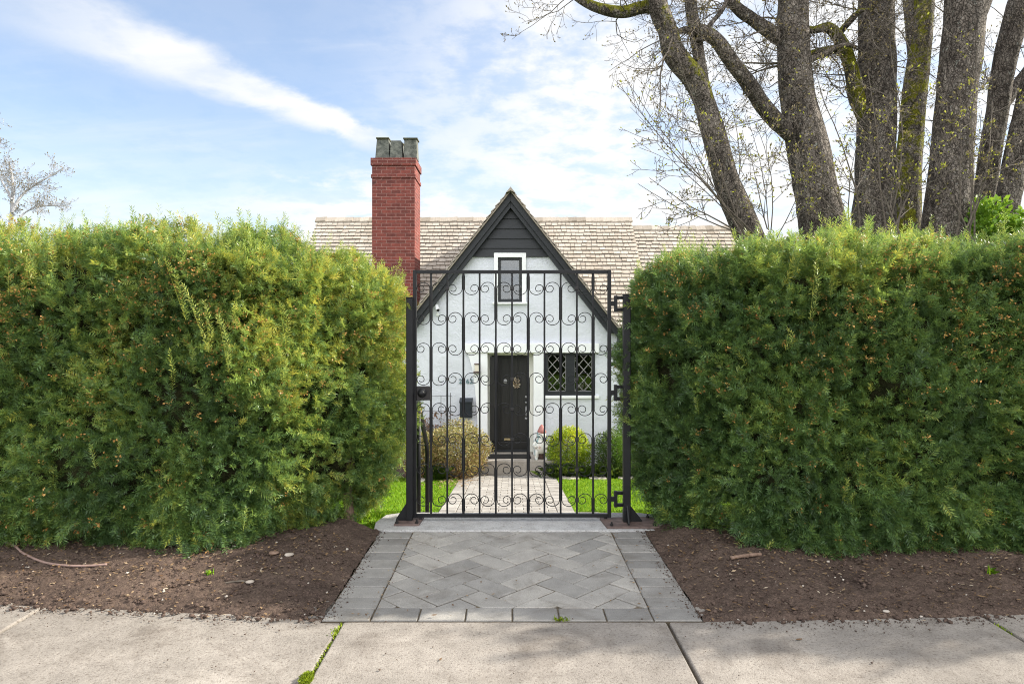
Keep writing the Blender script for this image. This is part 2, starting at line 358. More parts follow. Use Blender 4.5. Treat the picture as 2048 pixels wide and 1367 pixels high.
M['leaf_olive'] = leafmat('olive bronze leaves', [(0.0, (0.18, 0.085, 0.045)), (0.40, (0.28, 0.18, 0.08)), (0.7, (0.29, 0.28, 0.09)), (1.0, (0.52, 0.43, 0.25))], 0.3)
M['leaf_dark'] = leafmat('dark leaves', [(0.0, (0.020, 0.048, 0.012)), (0.6, (0.050, 0.11, 0.018)), (1.0, (0.14, 0.21, 0.03))], 0.3)
M['leaf_bright'] = leafmat('bright leaves', [(0.0, (0.05, 0.13, 0.01)), (1.0, (0.22, 0.40, 0.04))], 0.4)
M['moss'] = leafmat('moss tuft', [(0.0, (0.10, 0.16, 0.008)), (1.0, (0.30, 0.38, 0.02))], 0.2)
M['dry_vine'] = leafmat('dry vine leaves', [(0.0, (0.16, 0.085, 0.06)), (1.0, (0.34, 0.22, 0.17))], 0.2)
M['statue'] = None
def m_statue():
    m, nt, b = newmat('mottled glaze', 0.45, 0.4); v = coords(nt)
    c = ramp(nt, noise(nt, v, 9, 3, 0.5, 0.4), [(0.36, (0.22, 0.34, 0.36)), (0.46, (0.66, 0.66, 0.62)), (0.62, (0.70, 0.66, 0.62)), (0.72, (0.42, 0.28, 0.24))])
    setc(nt, b, c); bump(nt, b, noise(nt, v, 24, 3), 0.3, 0.01); return m
M['statue'] = m_statue()

# ------------------------------------------------------------------ camera, sun, sky
cd = bpy.data.cameras.new('camera'); cam = bpy.data.objects.new('camera', cd); COL.objects.link(cam)
cam.location = (0, 0, EH); cam.rotation_euler = (R(90), 0, 0)
cd.sensor_width = 36; cd.sensor_fit = 'HORIZONTAL'; cd.lens = 24.0
cd.shift_y = -(683.5-HY)/2048.0; cd.clip_end = 3000; cd.clip_start = 0.05
scene.camera = cam
SUN = Vector((1.50, 0.36, 1.0)).normalized()
sd = bpy.data.lights.new('sun', 'SUN'); sd.energy = 5.0; sd.angle = R(0.6); sd.color = (1.0, 0.93, 0.80)
so = bpy.data.objects.new('sun', sd); COL.objects.link(so); so.location = (20, 20, 30)
so.rotation_euler = (-SUN).to_track_quat('-Z', 'Y').to_euler()

def build_world():
    w = bpy.data.worlds.new('World'); scene.world = w; w.use_nodes = True
    nt = w.node_tree; bg = nt.nodes['Background']; bg.inputs['Strength'].default_value = 0.1
    sky = N(nt, 'ShaderNodeTexSky'); sky.sky_type = 'NISHITA'; sky.sun_disc = False
    sky.sun_elevation = math.asin(SUN.z); sky.sun_rotation = math.atan2(SUN.x, SUN.y)
    sky.air_density = 1.0; sky.dust_density = 0.6; sky.ozone_density = 1.6
    tc = N(nt, 'ShaderNodeTexCoord'); d = tc.outputs['Generated']
    sp = N(nt, 'ShaderNodeSeparateXYZ'); nt.links.new(d, sp.inputs[0]); dx, dy, dz = sp.outputs
    def dot(vec):
        n = N(nt, 'ShaderNodeVectorMath'); n.operation = 'DOT_PRODUCT'; nt.links.new(d, n.inputs[0]); n.inputs[1].default_value = vec; return n.outputs['Value']
    def sm(val, a, b):
        n = N(nt, 'ShaderNodeMapRange'); n.interpolation_type = 'SMOOTHSTEP'; nt.links.new(val, n.inputs[0])
        n.inputs[1].default_value = a; n.inputs[2].default_value = b; return n.outputs[0]
    # cloud-deck coordinates: direction projected on a high flat layer
    den = math_(nt, 'ADD', math_(nt, 'MAXIMUM', dz, 0.0), 0.18)
    cb = N(nt, 'ShaderNodeCombineXYZ'); nt.links.new(math_(nt, 'DIVIDE', dx, den), cb.inputs[0]); nt.links.new(math_(nt, 'DIVIDE', dy, den), cb.inputs[1])
    deck = cb.outputs[0]
    n_big = noise(nt, deck, 0.9, 6, 0.6, 0.3); n_mid = noise(nt, deck, 3.2, 7, 0.62, 0.2)
    mp = N(nt, 'ShaderNodeMapping'); mp.inputs['Rotation'].default_value = (0, 0, R(35)); mp.inputs['Scale'].default_value = (0.55, 2.6, 1); nt.links.new(deck, mp.inputs[0])
    n_str = noise(nt, mp.outputs[0], 1.2, 6, 0.55, 0.4)
    fine = noise(nt, deck, 9.0, 5, 0.6, 0.1)
    # veil thick towards the right of the view (towards the sun), thin to the left
    az = math_(nt, 'ADD', dx, math_(nt, 'MULTIPLY', dz, -0.15))
    right = sm(math_(nt, 'ADD', math_(nt, 'ADD', az, 0.11), math_(nt, 'MULTIPLY', math_(nt, 'SUBTRACT', n_big, 0.5), 0.5)), -0.22, 0.20)
    puff = sm(math_(nt, 'ADD', math_(nt, 'MULTIPLY', n_mid, 0.55), math_(nt, 'MULTIPLY', fine, 0.45)), 0.36, 0.60)
    deckmask = math_(nt, 'MULTIPLY', right, math_(nt, 'ADD', 0.30, math_(nt, 'MULTIPLY', puff, 0.75)))
    wisp = math_(nt, 'MULTIPLY', sm(n_str, 0.45, 0.82), 0.62)
    # long streak
    A = Vector((X(-60, 1), 1, (HY+40)/F)).normalized(); B = Vector((X(740, 1), 1, (HY-272)/F)).normalized()
    nn = A.cross(B).normalized(); tt = (B-A*A.dot(B)).normalized(); L = math.atan2(B.dot(tt), B.dot(A))
    along = math_(nt, 'DIVIDE', math_(nt, 'ARCTAN2', dot(tt), dot(A)), L)
    wid = math_(nt, 'ADD', 0.020, math_(nt, 'MULTIPLY', math_(nt, 'MAXIMUM', math_(nt, 'SUBTRACT', 1.0, along), 0.0), 0.046))
    off = math_(nt, 'ADD', dot(nn), math_(nt, 'MULTIPLY', math_(nt, 'SUBTRACT', n_mid, 0.5), 0.045))
    off = math_(nt, 'ADD', off, math_(nt, 'MULTIPLY', math_(nt, 'SUBTRACT', fine, 0.5), 0.02))
    prof = sm(math_(nt, 'DIVIDE', math_(nt, 'ABSOLUTE', off), wid), 0.95, 0.28)
    streak = math_(nt, 'MULTIPLY', prof, math_(nt, 'MULTIPLY', sm(along, -0.15, 0.45), sm(along, 1.12, 0.93)))
    streak = math_(nt, 'MULTIPLY', streak, math_(nt, 'ADD', 0.72, math_(nt, 'MULTIPLY', sm(n_str, 0.3, 0.6), 0.28)))
    # low haze and cumulus along the skyline
    low = math_(nt, 'MULTIPLY', sm(dz, 0.30, 0.02), 0.62)
    cum = math_(nt, 'MULTIPLY', sm(math_(nt, 'ADD', n_mid, math_(nt, 'MULTIPLY', sm(dz, 0.26, 0.12), 0.22)), 0.56, 0.70), sm(math_(nt, 'ABSOLUTE', math_(nt, 'ADD', dx, 0.12)), 0.30, 0.1))
    cum = math_(nt, 'MULTIPLY', cum, sm(dz, 0.28, 0.16))
    # broken cloud added behind and overhead, out of view, as fill light
    back = math_(nt, 'MULTIPLY', sm(dy, 0.30, -0.2), sm(n_big, 0.25, 0.50))
    def screen(a, b): return math_(nt, 'SUBTRACT', 1.0, math_(nt, 'MULTIPLY', math_(nt, 'SUBTRACT', 1.0, a), math_(nt, 'SUBTRACT', 1.0, b)))
    mask = screen(screen(screen(deckmask, wisp), screen(streak, cum)), screen(low, back))
    mask = screen(mask, 0.22); mask = math_(nt, 'MINIMUM', mask, 1.0)
    cl = ramp(nt, puff, [(0.0, (0.86, 0.90, 0.96)), (0.7, (1.0, 1.0, 1.0))])
    def scale(c, k):
        n = N(nt, 'ShaderNodeVectorMath'); n.operation = 'SCALE'; nt.links.new(c, n.inputs[0]); n.inputs['Scale'].default_value = k; return n.outputs[0]
    skyc = mix(nt, 1.0, scale(sky.outputs[0], SKY_K), (0.92, 0.96, 1.0), 'MULTIPLY')
    lift = math_(nt, 'ADD', 1.0, math_(nt, 'MULTIPLY', sm(dy, 0.10, -0.45), BACK_FILL_K))  # unseen cloud behind the camera brightened to fill shaded walls and hedges
    vs = N(nt, 'ShaderNodeVectorMath'); vs.operation = 'SCALE'; nt.links.new(scale(cl, CLOUD_K), vs.inputs[0]); nt.links.new(lift, vs.inputs['Scale'])
    out = mix(nt, mask, skyc, vs.outputs[0])
    nt.links.new(out, bg.inputs['Color'])
SKY_K, CLOUD_K, BACK_FILL_K = 1.15, 5.0, 1.6
build_world()
scene.view_settings.view_transform = 'Standard'; scene.view_settings.look = 'None'
scene.view_settings.exposure = 1.1; scene.view_settings.gamma = 1.0
scene.render.engine = 'CYCLES'
scene.cycles.use_denoising = True; scene.cycles.denoiser = 'OPENIMAGEDENOISE'; scene.cycles.denoising_prefilter = 'NONE'; scene.cycles.denoising_input_passes = 'RGB_ALBEDO_NORMAL'
scene.cycles.filter_width = 1.05; scene.cycles.max_bounces = 6; scene.cycles.transparent_max_bounces = 8
scene.cycles.diffuse_bounces = 4

# ------------------------------------------------------------------ ground
def lawn_z(y):
    if y < 9.2: return -0.03 - 0.263*(max(y, 5.35)-5.35)
    if y < 13.8: return -1.045 - 0.1*(y-9.2)
    return -1.505
def edge_y(x):                                                   # where the soil meets the sidewalk
    pts = [(-8, 3.62), (-2.68, 3.574), (-2.3, 3.53), (-1.7, 3.485), (-0.95, 3.385), (0.95, 3.36), (1.67, 3.378), (2.6, 3.437), (8, 3.5)]
    return float(np.interp(x, [p[0] for p in pts], [p[1] for p in pts]))

def ground_sheet():
    xs = np.concatenate([np.linspace(-400, -14, 12), np.linspace(-12, 12, 49), np.linspace(14, 400, 12)])
    ys = np.concatenate([np.linspace(-200, -6, 10), np.linspace(-4, 4.5, 12), np.linspace(4.7, 16, 60), np.linspace(18, 900, 24)])
    V = []
    for y in ys:
        for x in xs:
            V.append((x, y, -0.16 if y < 5.2 else lawn_z(y)-0.05))
    nx = len(xs)
    Fc = [(j*nx+i, j*nx+i+1, (j+1)*nx+i+1, (j+1)*nx+i) for j in range(len(ys)-1) for i in range(nx-1)]
    tag(np_obj('ground', V, Fc, M['ground'], smooth=True), kind='structure')
ground_sheet()
b = MB(); b.box(-60, 60, -8, 0.2, -0.2, -0.12)
tag(b.build('road', M['road']), kind='structure')

def sidewalk():
    b = MB(); js = [-8.93, -7.31, -5.69, -4.07, -2.455, -0.842, 0.772, 2.385, 4.0, 5.62, 7.24, 8.86]
    for i in range(len(js)-1):
        y1 = 3.388 if i == 5 else (3.392 if -1 < js[i] < 0.9 else 3.66)
        x0, x1 = js[i]+0.008, js[i+1]-0.008
        if i == 5: poly = [(x0, 0.3), (x1, 0.3), (x1, 3.386), (x0, 3.386)]
        elif i == 4: poly = [(x0, 0.3), (x1, 0.3), (x1, 3.386), (-0.95, 3.386), (-0.95, 3.66), (x0, 3.66)]
        elif i == 6: poly = [(x0, 0.3), (x1, 0.3), (x1, 3.66), (0.953, 3.66), (0.953, 3.386), (x0, 3.386)]
        else: poly = [(x0, 0.3), (x1, 0.3), (x1, 3.66), (x0, 3.66)]
        dz = rnd.uniform(-0.004, 0.004)
        b.slab(poly, -0.12, dz, 0.0)
    o = b.build('sidewalk', M['sidewalk'], bevel=0.008); tag(o, kind='structure')
    j = MB(); j.box(-9, 9, 0.32, 3.64, -0.11, -0.022); o = j.build('sidewalk_joint_fill', M['joint']); tag(o, kind='structure')
sidewalk()

# paved apron ----------------------------------------------------------
def clip(poly, x0, x1, y0, y1):
    def cut(p, f, inter):
        out = []
        for i in range(len(p)):
            a, c = p[i], p[(i+1) % len(p)]; fa, fc = f(a), f(c)
            if fa >= 0: out.append(a)
            if (fa >= 0) != (fc >= 0):
                t = fa/(fa-fc); out.append((a[0]+(c[0]-a[0])*t, a[1]+(c[1]-a[1])*t))
        return out
    for f in (lambda p: p[0]-x0, lambda p: x1-p[0], lambda p: p[1]-y0, lambda p: y1-p[1]):
        poly = cut(poly, f, None)
        if len(poly) < 3: return None
    a = abs(sum(poly[i][0]*poly[(i+1) % len(poly)][1]-poly[(i+1) % len(poly)][0]*poly[i][1] for i in range(len(poly))))/2
    return poly if a > 0.0006 else None
def apron():
    b = MB(); g = 0.0042
    def rect(x0, x1, y0, y1): b.slab([(x0+g, y0+g), (x1-g, y0+g), (x1-g, y1-g), (x0+g, y1-g)], -0.05, 0.006+rnd.uniform(-.0015, .0015), 0.004, tone=rnd.uniform(0.1, 0.6))
    ys = np.linspace(3.39, 4.87, 11)
    for i in range(10):
        for (x0, x1) in ((-0.945, -0.705), (0.708, 0.95)):
            rect(x0+rnd.uniform(-.004, .004), x1+rnd.uniform(-.003, .003), ys[i], ys[i+1])
    xs = np.linspace(-0.705, 0.708, 7)
    for i in range(6): rect(xs[i], xs[i+1], 3.39, 3.545)
    W = 0.148; ca, sa = math.cos(R(45)), math.sin(R(45))
    for i in range(-16, 17):
        for j in range(-16, 17):
            k = (i-j) % 4
            if k == 0: r0 = (i*W, j*W, (i+2)*W, (j+1)*W)
            elif k == 3: r0 = (i*W, j*W, (i+1)*W, (j+2)*W)
            else: continue
            q = [(r0[0]+g, r0[1]+g), (r0[2]-g, r0[1]+g), (r0[2]-g, r0[3]-g), (r0[0]+g, r0[3]-g)]
            q = [(p[0]*ca-p[1]*sa+0.03, p[0]*sa+p[1]*ca+4.2) for p in q]
            c = clip(q, -0.702, 0.705, 3.548, 4.872)
            if c: b.slab(c, -0.05, 0.006+rnd.uniform(-.003, .003), 0.005, tone=rnd.uniform(0.42, 0.95))
    tag(b.build('paved_apron', M['paver']), kind='structure')
    j = MB(); j.box(-0.944, 0.949, 3.392, 4.885, -0.06, -0.002); tag(j.build('apron_joint_sand', M['joint']), kind='structure')
apron()

# concrete sill under the gate
def sill():
    pts = [(-0.93, 4.885), (1.08, 4.885), (1.19, 4.93), (1.20, 5.05), (1.17, 5.2), (1.10, 5.31), (0.98, 5.37), (-0.86, 5.37), (-0.98, 5.3), (-1.02, 5.1), (-1.0, 4.95)]
    b = MB(); b.slab(pts, -0.3, 0.012)
    tag(b.build('gate_sill', M['sill'], bevel=0.008), kind='structure')
sill()

# soil beds --------------------------------------------------------------
def soil_h(x, y):
    d = y - edge_y(x)
    base = -0.012 + 0.030*min(max(d/0.06, 0), 1) + 0.075*min(max((d-0.05)/0.75, 0), 1)
    gx = abs(x)-0.95                                           # falls to the paving beside the apron
    k = min(max(gx/0.35, 0), 1); k = k*k*(3-2*k)
    base = (0.004+(base-0.004)*k) if y > 3.42 else base
    if y > 4.6: base -= 0.14*min((y-4.6)/0.5, 1)*min(max((gx-0.25)/0.4, 0), 1)
    return base
def soil(side, name):
    st = 0.014
    xs = np.arange(0.949, 3.7, st); xs = np.concatenate([xs, np.arange(3.7, 8, 0.06)])
    tv = np.linspace(0, 1, 110); V = []
    for x in xs:
        X_ = side*x; e = edge_y(X_)
        e += (float(fbm(np.array([[X_*1.0, 0.3, 0.7]]), 6.0, 3, 4)[0])-0.5)*0.10*min(1, (x-0.95)/0.25)
        yend = 4.95 if x < 1.25 else 5.0
        for t in tv:
            y = e + (yend-e)*t
            V.append((X_, y, soil_h(X_, y) if t > 0 else -0.02))
    V = np.array(V)
    n = (fbm(V, 9, 3, 1)-0.5)*0.035 + (fbm(V, 34, 3, 2)-0.5)*0.024 + (vnoise(V, 95, 5)-0.5)*0.010
    e_d = np.array([min(max((v[1]-edge_y(v[0]))/0.05, 0.25), 1) for v in V])
    V[:, 2] += n*e_d
    ny = len(tv); nx = len(xs)
    Fc = [(i*ny+j, (i+1)*ny+j, (i+1)*ny+j+1, i*ny+j+1) if side > 0 else (i*ny+j, i*ny+j+1, (i+1)*ny+j+1, (i+1)*ny+j) for i in range(nx-1) for j in range(ny-1)]
    tag(np_obj(name, V, Fc, M['soil'], smooth=True), kind='structure')
soil(-1, 'soil_bed'); soil(1, 'soil_bed')

def lumps(name, pts, sizes, m, flat=0.7, tones=None, kind='stuff'):
    base = np.array([(1,0,0),(-1,0,0),(0,1,0),(0,-1,0),(0,0,1),(0,0,-1)], dtype=float)
    fc = np.array([(0,2,4),(2,1,4),(1,3,4),(3,0,4),(2,0,5),(1,2,5),(3,1,5),(0,3,5)])
    n = len(pts); V = np.repeat(base[None], n, 0)*(0.65+0.7*rng.random((n, 6, 1)))
    V += (rng.random((n, 6, 3))-.5)*0.5
    Rm = frames(rand_unit(n), rand_unit(n)); V = np.einsum('nij,njk->nik', V, Rm)
    V[:, :, 2] *= flat
    V = V*np.asarray(sizes)[:, None, None] + np.asarray(pts)[:, None]
    Fc = (fc[None]+6*np.arange(n)[:, None, None]).reshape(-1, 3)
    t = rng.random(n) if tones is None else tones
    return tag(np_obj(name, V.reshape(-1, 3), Fc, m, tone=np.repeat(t, 8)), kind=kind)
def soil_points(n, xmax=3.7):
    pts = []
    while len(pts) < n:
        s = rnd.choice((-1, 1)); x = s*rnd.uniform(0.97, xmax); y = rnd.uniform(3.36, 4.6)
        if y < edge_y(x)-0.015+rnd.uniform(-0.05, 0.02): continue
        pts.append((x, y, max(soil_h(x, y), 0.004)))
    return np.array(pts)
p = soil_points(7000); s = 0.0035+0.010*rng.random(len(p))**3; p[:, 2] += s*0.2
lumps('soil_crumbs', p, s, M['clod'])
p = soil_points(170); s = 0.004+0.007*rng.random(len(p))**2; p[:, 2] += s*0.6
lumps('pebbles', p, s, M['stone'])
def flakes(name, pts, size, m, tilt=0.5):
    n = len(pts); th = rng.random(n)*6.283
    L = size*(0.6+0.9*rng.random(n)); W = L*(0.22+0.3*rng.random(n))
    f = np.stack([np.cos(th), np.sin(th), (rng.random(n)-.5)*tilt], 1); u = np.stack([(rng.random(n)-.5)*tilt, (rng.random(n)-.5)*tilt, np.ones(n)], 1)
    fr = frames(f, u); q = np.array([(-1, 0, 0), (0, -1, 0.25), (1, 0, 0), (0, 1, 0.25)], dtype=float)
    V = q[None]*np.stack([L, W, L*0.5], 1)[:, None]; V = np.einsum('nij,njk->nik', V, fr)+pts[:, None]
    return tag(np_obj(name, V.reshape(-1, 3), np.arange(4*n).reshape(-1, 4), m, tone=rng.random(n)), kind='stuff')
e2 = []
while len(e2) < 520:
    q_ = soil_points(1)[0]
    d_ = q_[1]-edge_y(q_[0])
    if rnd.random() < math.exp(-max(d_, 0)/0.12): e2.append(q_)
e2 = np.array(e2); s = 0.006+0.013*rng.random(len(e2))**2.2; e2[:, 2] += s*0.25
lumps('soil_clods', e2, s, M['clod'])
e3 = np.array([(sx_*rnd.uniform(1.05, 3.7), rnd.uniform(3.85, 4.6), 0) for _ in range(1500) for sx_ in (rnd.choice((-1, 1)),)]); e3[:, 2] = [soil_h(v[0], v[1])+0.012 for v in e3]
flakes('hedge_clippings', e3, 0.012, M['litter'], 0.8)
p = soil_points(1700); p[:, 2] += 0.012
flakes('leaf_litter', p, 0.011, M['litter'])
# crumbs and litter blown onto paving and joints
p = np.stack([rng.uniform(-2.8, 3.2, 500), rng.uniform(2.6, 3.42, 500)**1.0, np.full(500, 0.007)], 1)
p = p[(p[:, 1] > 3.42-0.7*rng.random(500)**2.5)]
g2 = []
for k in range(1500):
    if rnd.random() < .6: xx = rnd.choice((-1, 1))*rnd.uniform(.95, 3.3); yy = edge_y(xx)-abs(rnd.gauss(0, .05))
    else: xx = rnd.choice((-.945, .95)); xx -= math.copysign(abs(rnd.gauss(0, .035)), xx); yy = rnd.uniform(3.4, 4.9)
    g2.append((xx, yy, .009 if abs(xx) < .95 else .006))
p = np.concatenate([p, np.array(g2)])
lumps('grit', p, 0.002+0.004*rng.random(len(p))**2, M['clod'])
p = np.concatenate([np.stack([rng.choice([-0.705, 0.708], 160)+rng.normal(0, .02, 160), rng.uniform(3.4, 4.85, 160), np.full(160, 0.012)], 1),
                    np.stack([rng.uniform(-0.9, 0.9, 130), rng.uniform(3.4, 5.3, 130), np.full(130, 0.015)], 1)])
flakes('fallen_scales', p, 0.008, M['litter'])

def blades(name, pts, h, w, m, lean=0.5, kind='stuff', tone=None, parent=None):
    n = len(pts); th = rng.random(n)*6.283; hh = h*(0.5+0.8*rng.random(n))
    d = np.stack([np.cos(th), np.sin(th), np.zeros(n)], 1); sd_ = np.stack([-np.sin(th), np.cos(th), np.zeros(n)], 1)
    le = lean*rng.random(n)
    a = pts - sd_*w*0.5; b_ = pts + sd_*w*0.5
    mid = pts + d*(hh*le*0.35)[:, None]; mid[:, 2] += hh*0.55
    tip = pts + d*(hh*le)[:, None]; tip[:, 2] += hh*(1-0.35*le)
    V = np.stack([a, b_, mid+sd_*w*0.35, tip, mid-sd_*w*0.35], 1).reshape(-1, 3)
    Fc = np.arange(5*n).reshape(-1, 5)
    o = np_obj(name, V, Fc, m, parent, tone=rng.random(n) if tone is None else tone)
    return tag(o, kind=kind)
# moss in the left sidewalk joint, weeds in paving
def joint_pts(n, x, y0, y1, w): return np.stack([x+rng.normal(0, w, n), rng.uniform(y0, y1, n), np.full(n, -0.012)], 1)
mp_ = np.concatenate([joint_pts(110, -0.842, 2.9, 3.39, 0.005),
                      joint_pts(160, -0.842, 3.24, 3.32, 0.012), joint_pts(60, 2.385, 3.25, 3.36, 0.008)])
blades('joint_moss', mp_, 0.016, 0.006, M['moss'], 1.0)
n = 900; a = rng.random(n)*6.283; r_ = rng.random(n)**.5
tp = np.stack([-0.850+np.cos(a)*r_*0.026, 2.82+np.sin(a)*r_*0.052, 0.018*(1-r_**2)], 1)
tag(blades('moss_tuft', tp, 0.014, 0.005, M['moss'], 0.9, kind=None), 'bright green moss tuft growing in the left sidewalk joint at the bottom edge', 'moss')

# lawn -------------------------------------------------------------------
PATH = (-1.01, 0.862)
def lawn():
    for nm, x0, x1 in (('lawn', -9.0, PATH[0]), ('lawn', PATH[1], 9.0)):
        xs = np.linspace(x0, x1, 50); ys = np.concatenate([np.linspace(4.72, 5.35, 8), np.linspace(5.4, 14.4, 70)]); V = []
        for x in xs:
            for y in ys:
                k = 0.0 if y > 5.35 else 0.02*(5.35-y)/0.6
                V.append((x, y, lawn_z(y)+k-0.0))
        V = np.array(V); V[:, 2] += (fbm(V, 1.6, 3, 9)-0.5)*0.05*np.clip((V[:, 1]-5.3)/1, 0, 1)
        ny = len(ys)
        Fc = [(i*ny+j, (i+1)*ny+j, (i+1)*ny+j+1, i*ny+j+1) for i in range(len(xs)-1) for j in range(ny-1)]
        tag(np_obj(nm, V, Fc, M['lawn'], smooth=True), kind='structure')
    n = 130000
    x = rng.uniform(-4.6, 4.6, n); y = 4.8+8.8*rng.random(n)**1.0
    keep = ((x < PATH[0]-0.01) | (x > PATH[1]+0.01)) & ~((y < 5.40) & (x > -1.03) & (x < 1.21)) & (y < 13.45-0.35*rng.random(n)*(x < 0))
    x, y = x[keep], y[keep]
    z = np.array([lawn_z(v) for v in y])
    pts = np.stack([x, y, z-0.005], 1)
    blades('grass', pts, 0.055, 0.006, M['grass'], 0.8)
lawn()

def path_z(x, y): return lawn_z(y)
def garden_path():
    b = MB(); g = 0.004
    def tile(x0, x1, y0, y1):
        b.slab([(x0+g, y0+g), (x1-g, y0+g), (x1-g, y1-g), (x0+g, y1-g)], -0.06, 0.012+rnd.uniform(-.003, .003), 0.006, zf=path_z)
    y = 6.75; k = 0
    while y < 13.72:
        y1 = y+0.155
        tile(PATH[0], PATH[0]+0.24, y, y1); tile(PATH[1]-0.24, PATH[1], y, y1)
        x = PATH[0]+0.24; first = True
        while x < PATH[1]-0.24-1e-4:
            w = 0.115 if (k % 2 and first) else 0.232
            x1 = min(x+w, PATH[1]-0.24)
            if PATH[1]-0.24-x1 < 0.05: x1 = PATH[1]-0.24
            tile(x, x1, y, y1); x = x1; first = False
        y = y1; k += 1
    tag(b.build('garden_path', M['path_paver']), kind='structure')
    j = MB()
    for i in range(46): 
        ya, yb = 6.75+i*0.1515, 6.75+(i+1)*0.1515
        j.slab([(PATH[0], ya), (PATH[1], ya), (PATH[1], yb), (PATH[0], yb)], -0.08, 0.004, zf=path_z)
    tag(j.build('path_joint_sand', M['joint']), kind='structure')
    st = MB()
    zt = 0.0; ya = 5.37
    for i in range(4):
        z = -0.1-0.085*i
        st.box(PATH[0], PATH[1], ya+0.345*i+0.002, ya+0.345*(i+1), z-0.6, z)
    tag(st.build('garden_steps', M['porch'], bevel=0.01), kind='structure')
garden_path()
b = MB()
b.box(-0.92, 0.92, 13.76, 14.48, -1.62, -1.2); b.box(-0.49, 0.44, 14.48, 14.92, -1.62, -1.203)
tag(b.build('porch_step', M['porch'], bevel=0.012), kind='structure')
# planting beds in front of the house
b = MB()
def bed(x0, x1, y0, y1, h):
    xs = np.linspace(x0, x1, 40); ys = np.linspace(y0, y1, 24); V = np.array([(x, y, lawn_z(y)+h*min(1, (y-y0)/0.25)-0.01) for x in xs for y in ys])
    V[:, 2] += (fbm(V, 9, 3, 21)-.5)*0.05
    Fc = [(i*24+j, (i+1)*24+j, (i+1)*24+j+1, i*24+j+1) for i in range(39) for j in range(23)]
    tag(np_obj('planting_bed', V, Fc, M['soil'], smooth=True), kind='structure')
bed(-5, -1.015, 13.25, 14.49, 0.06); bed(0.93, 6, 13.45, 14.49, 0.06)

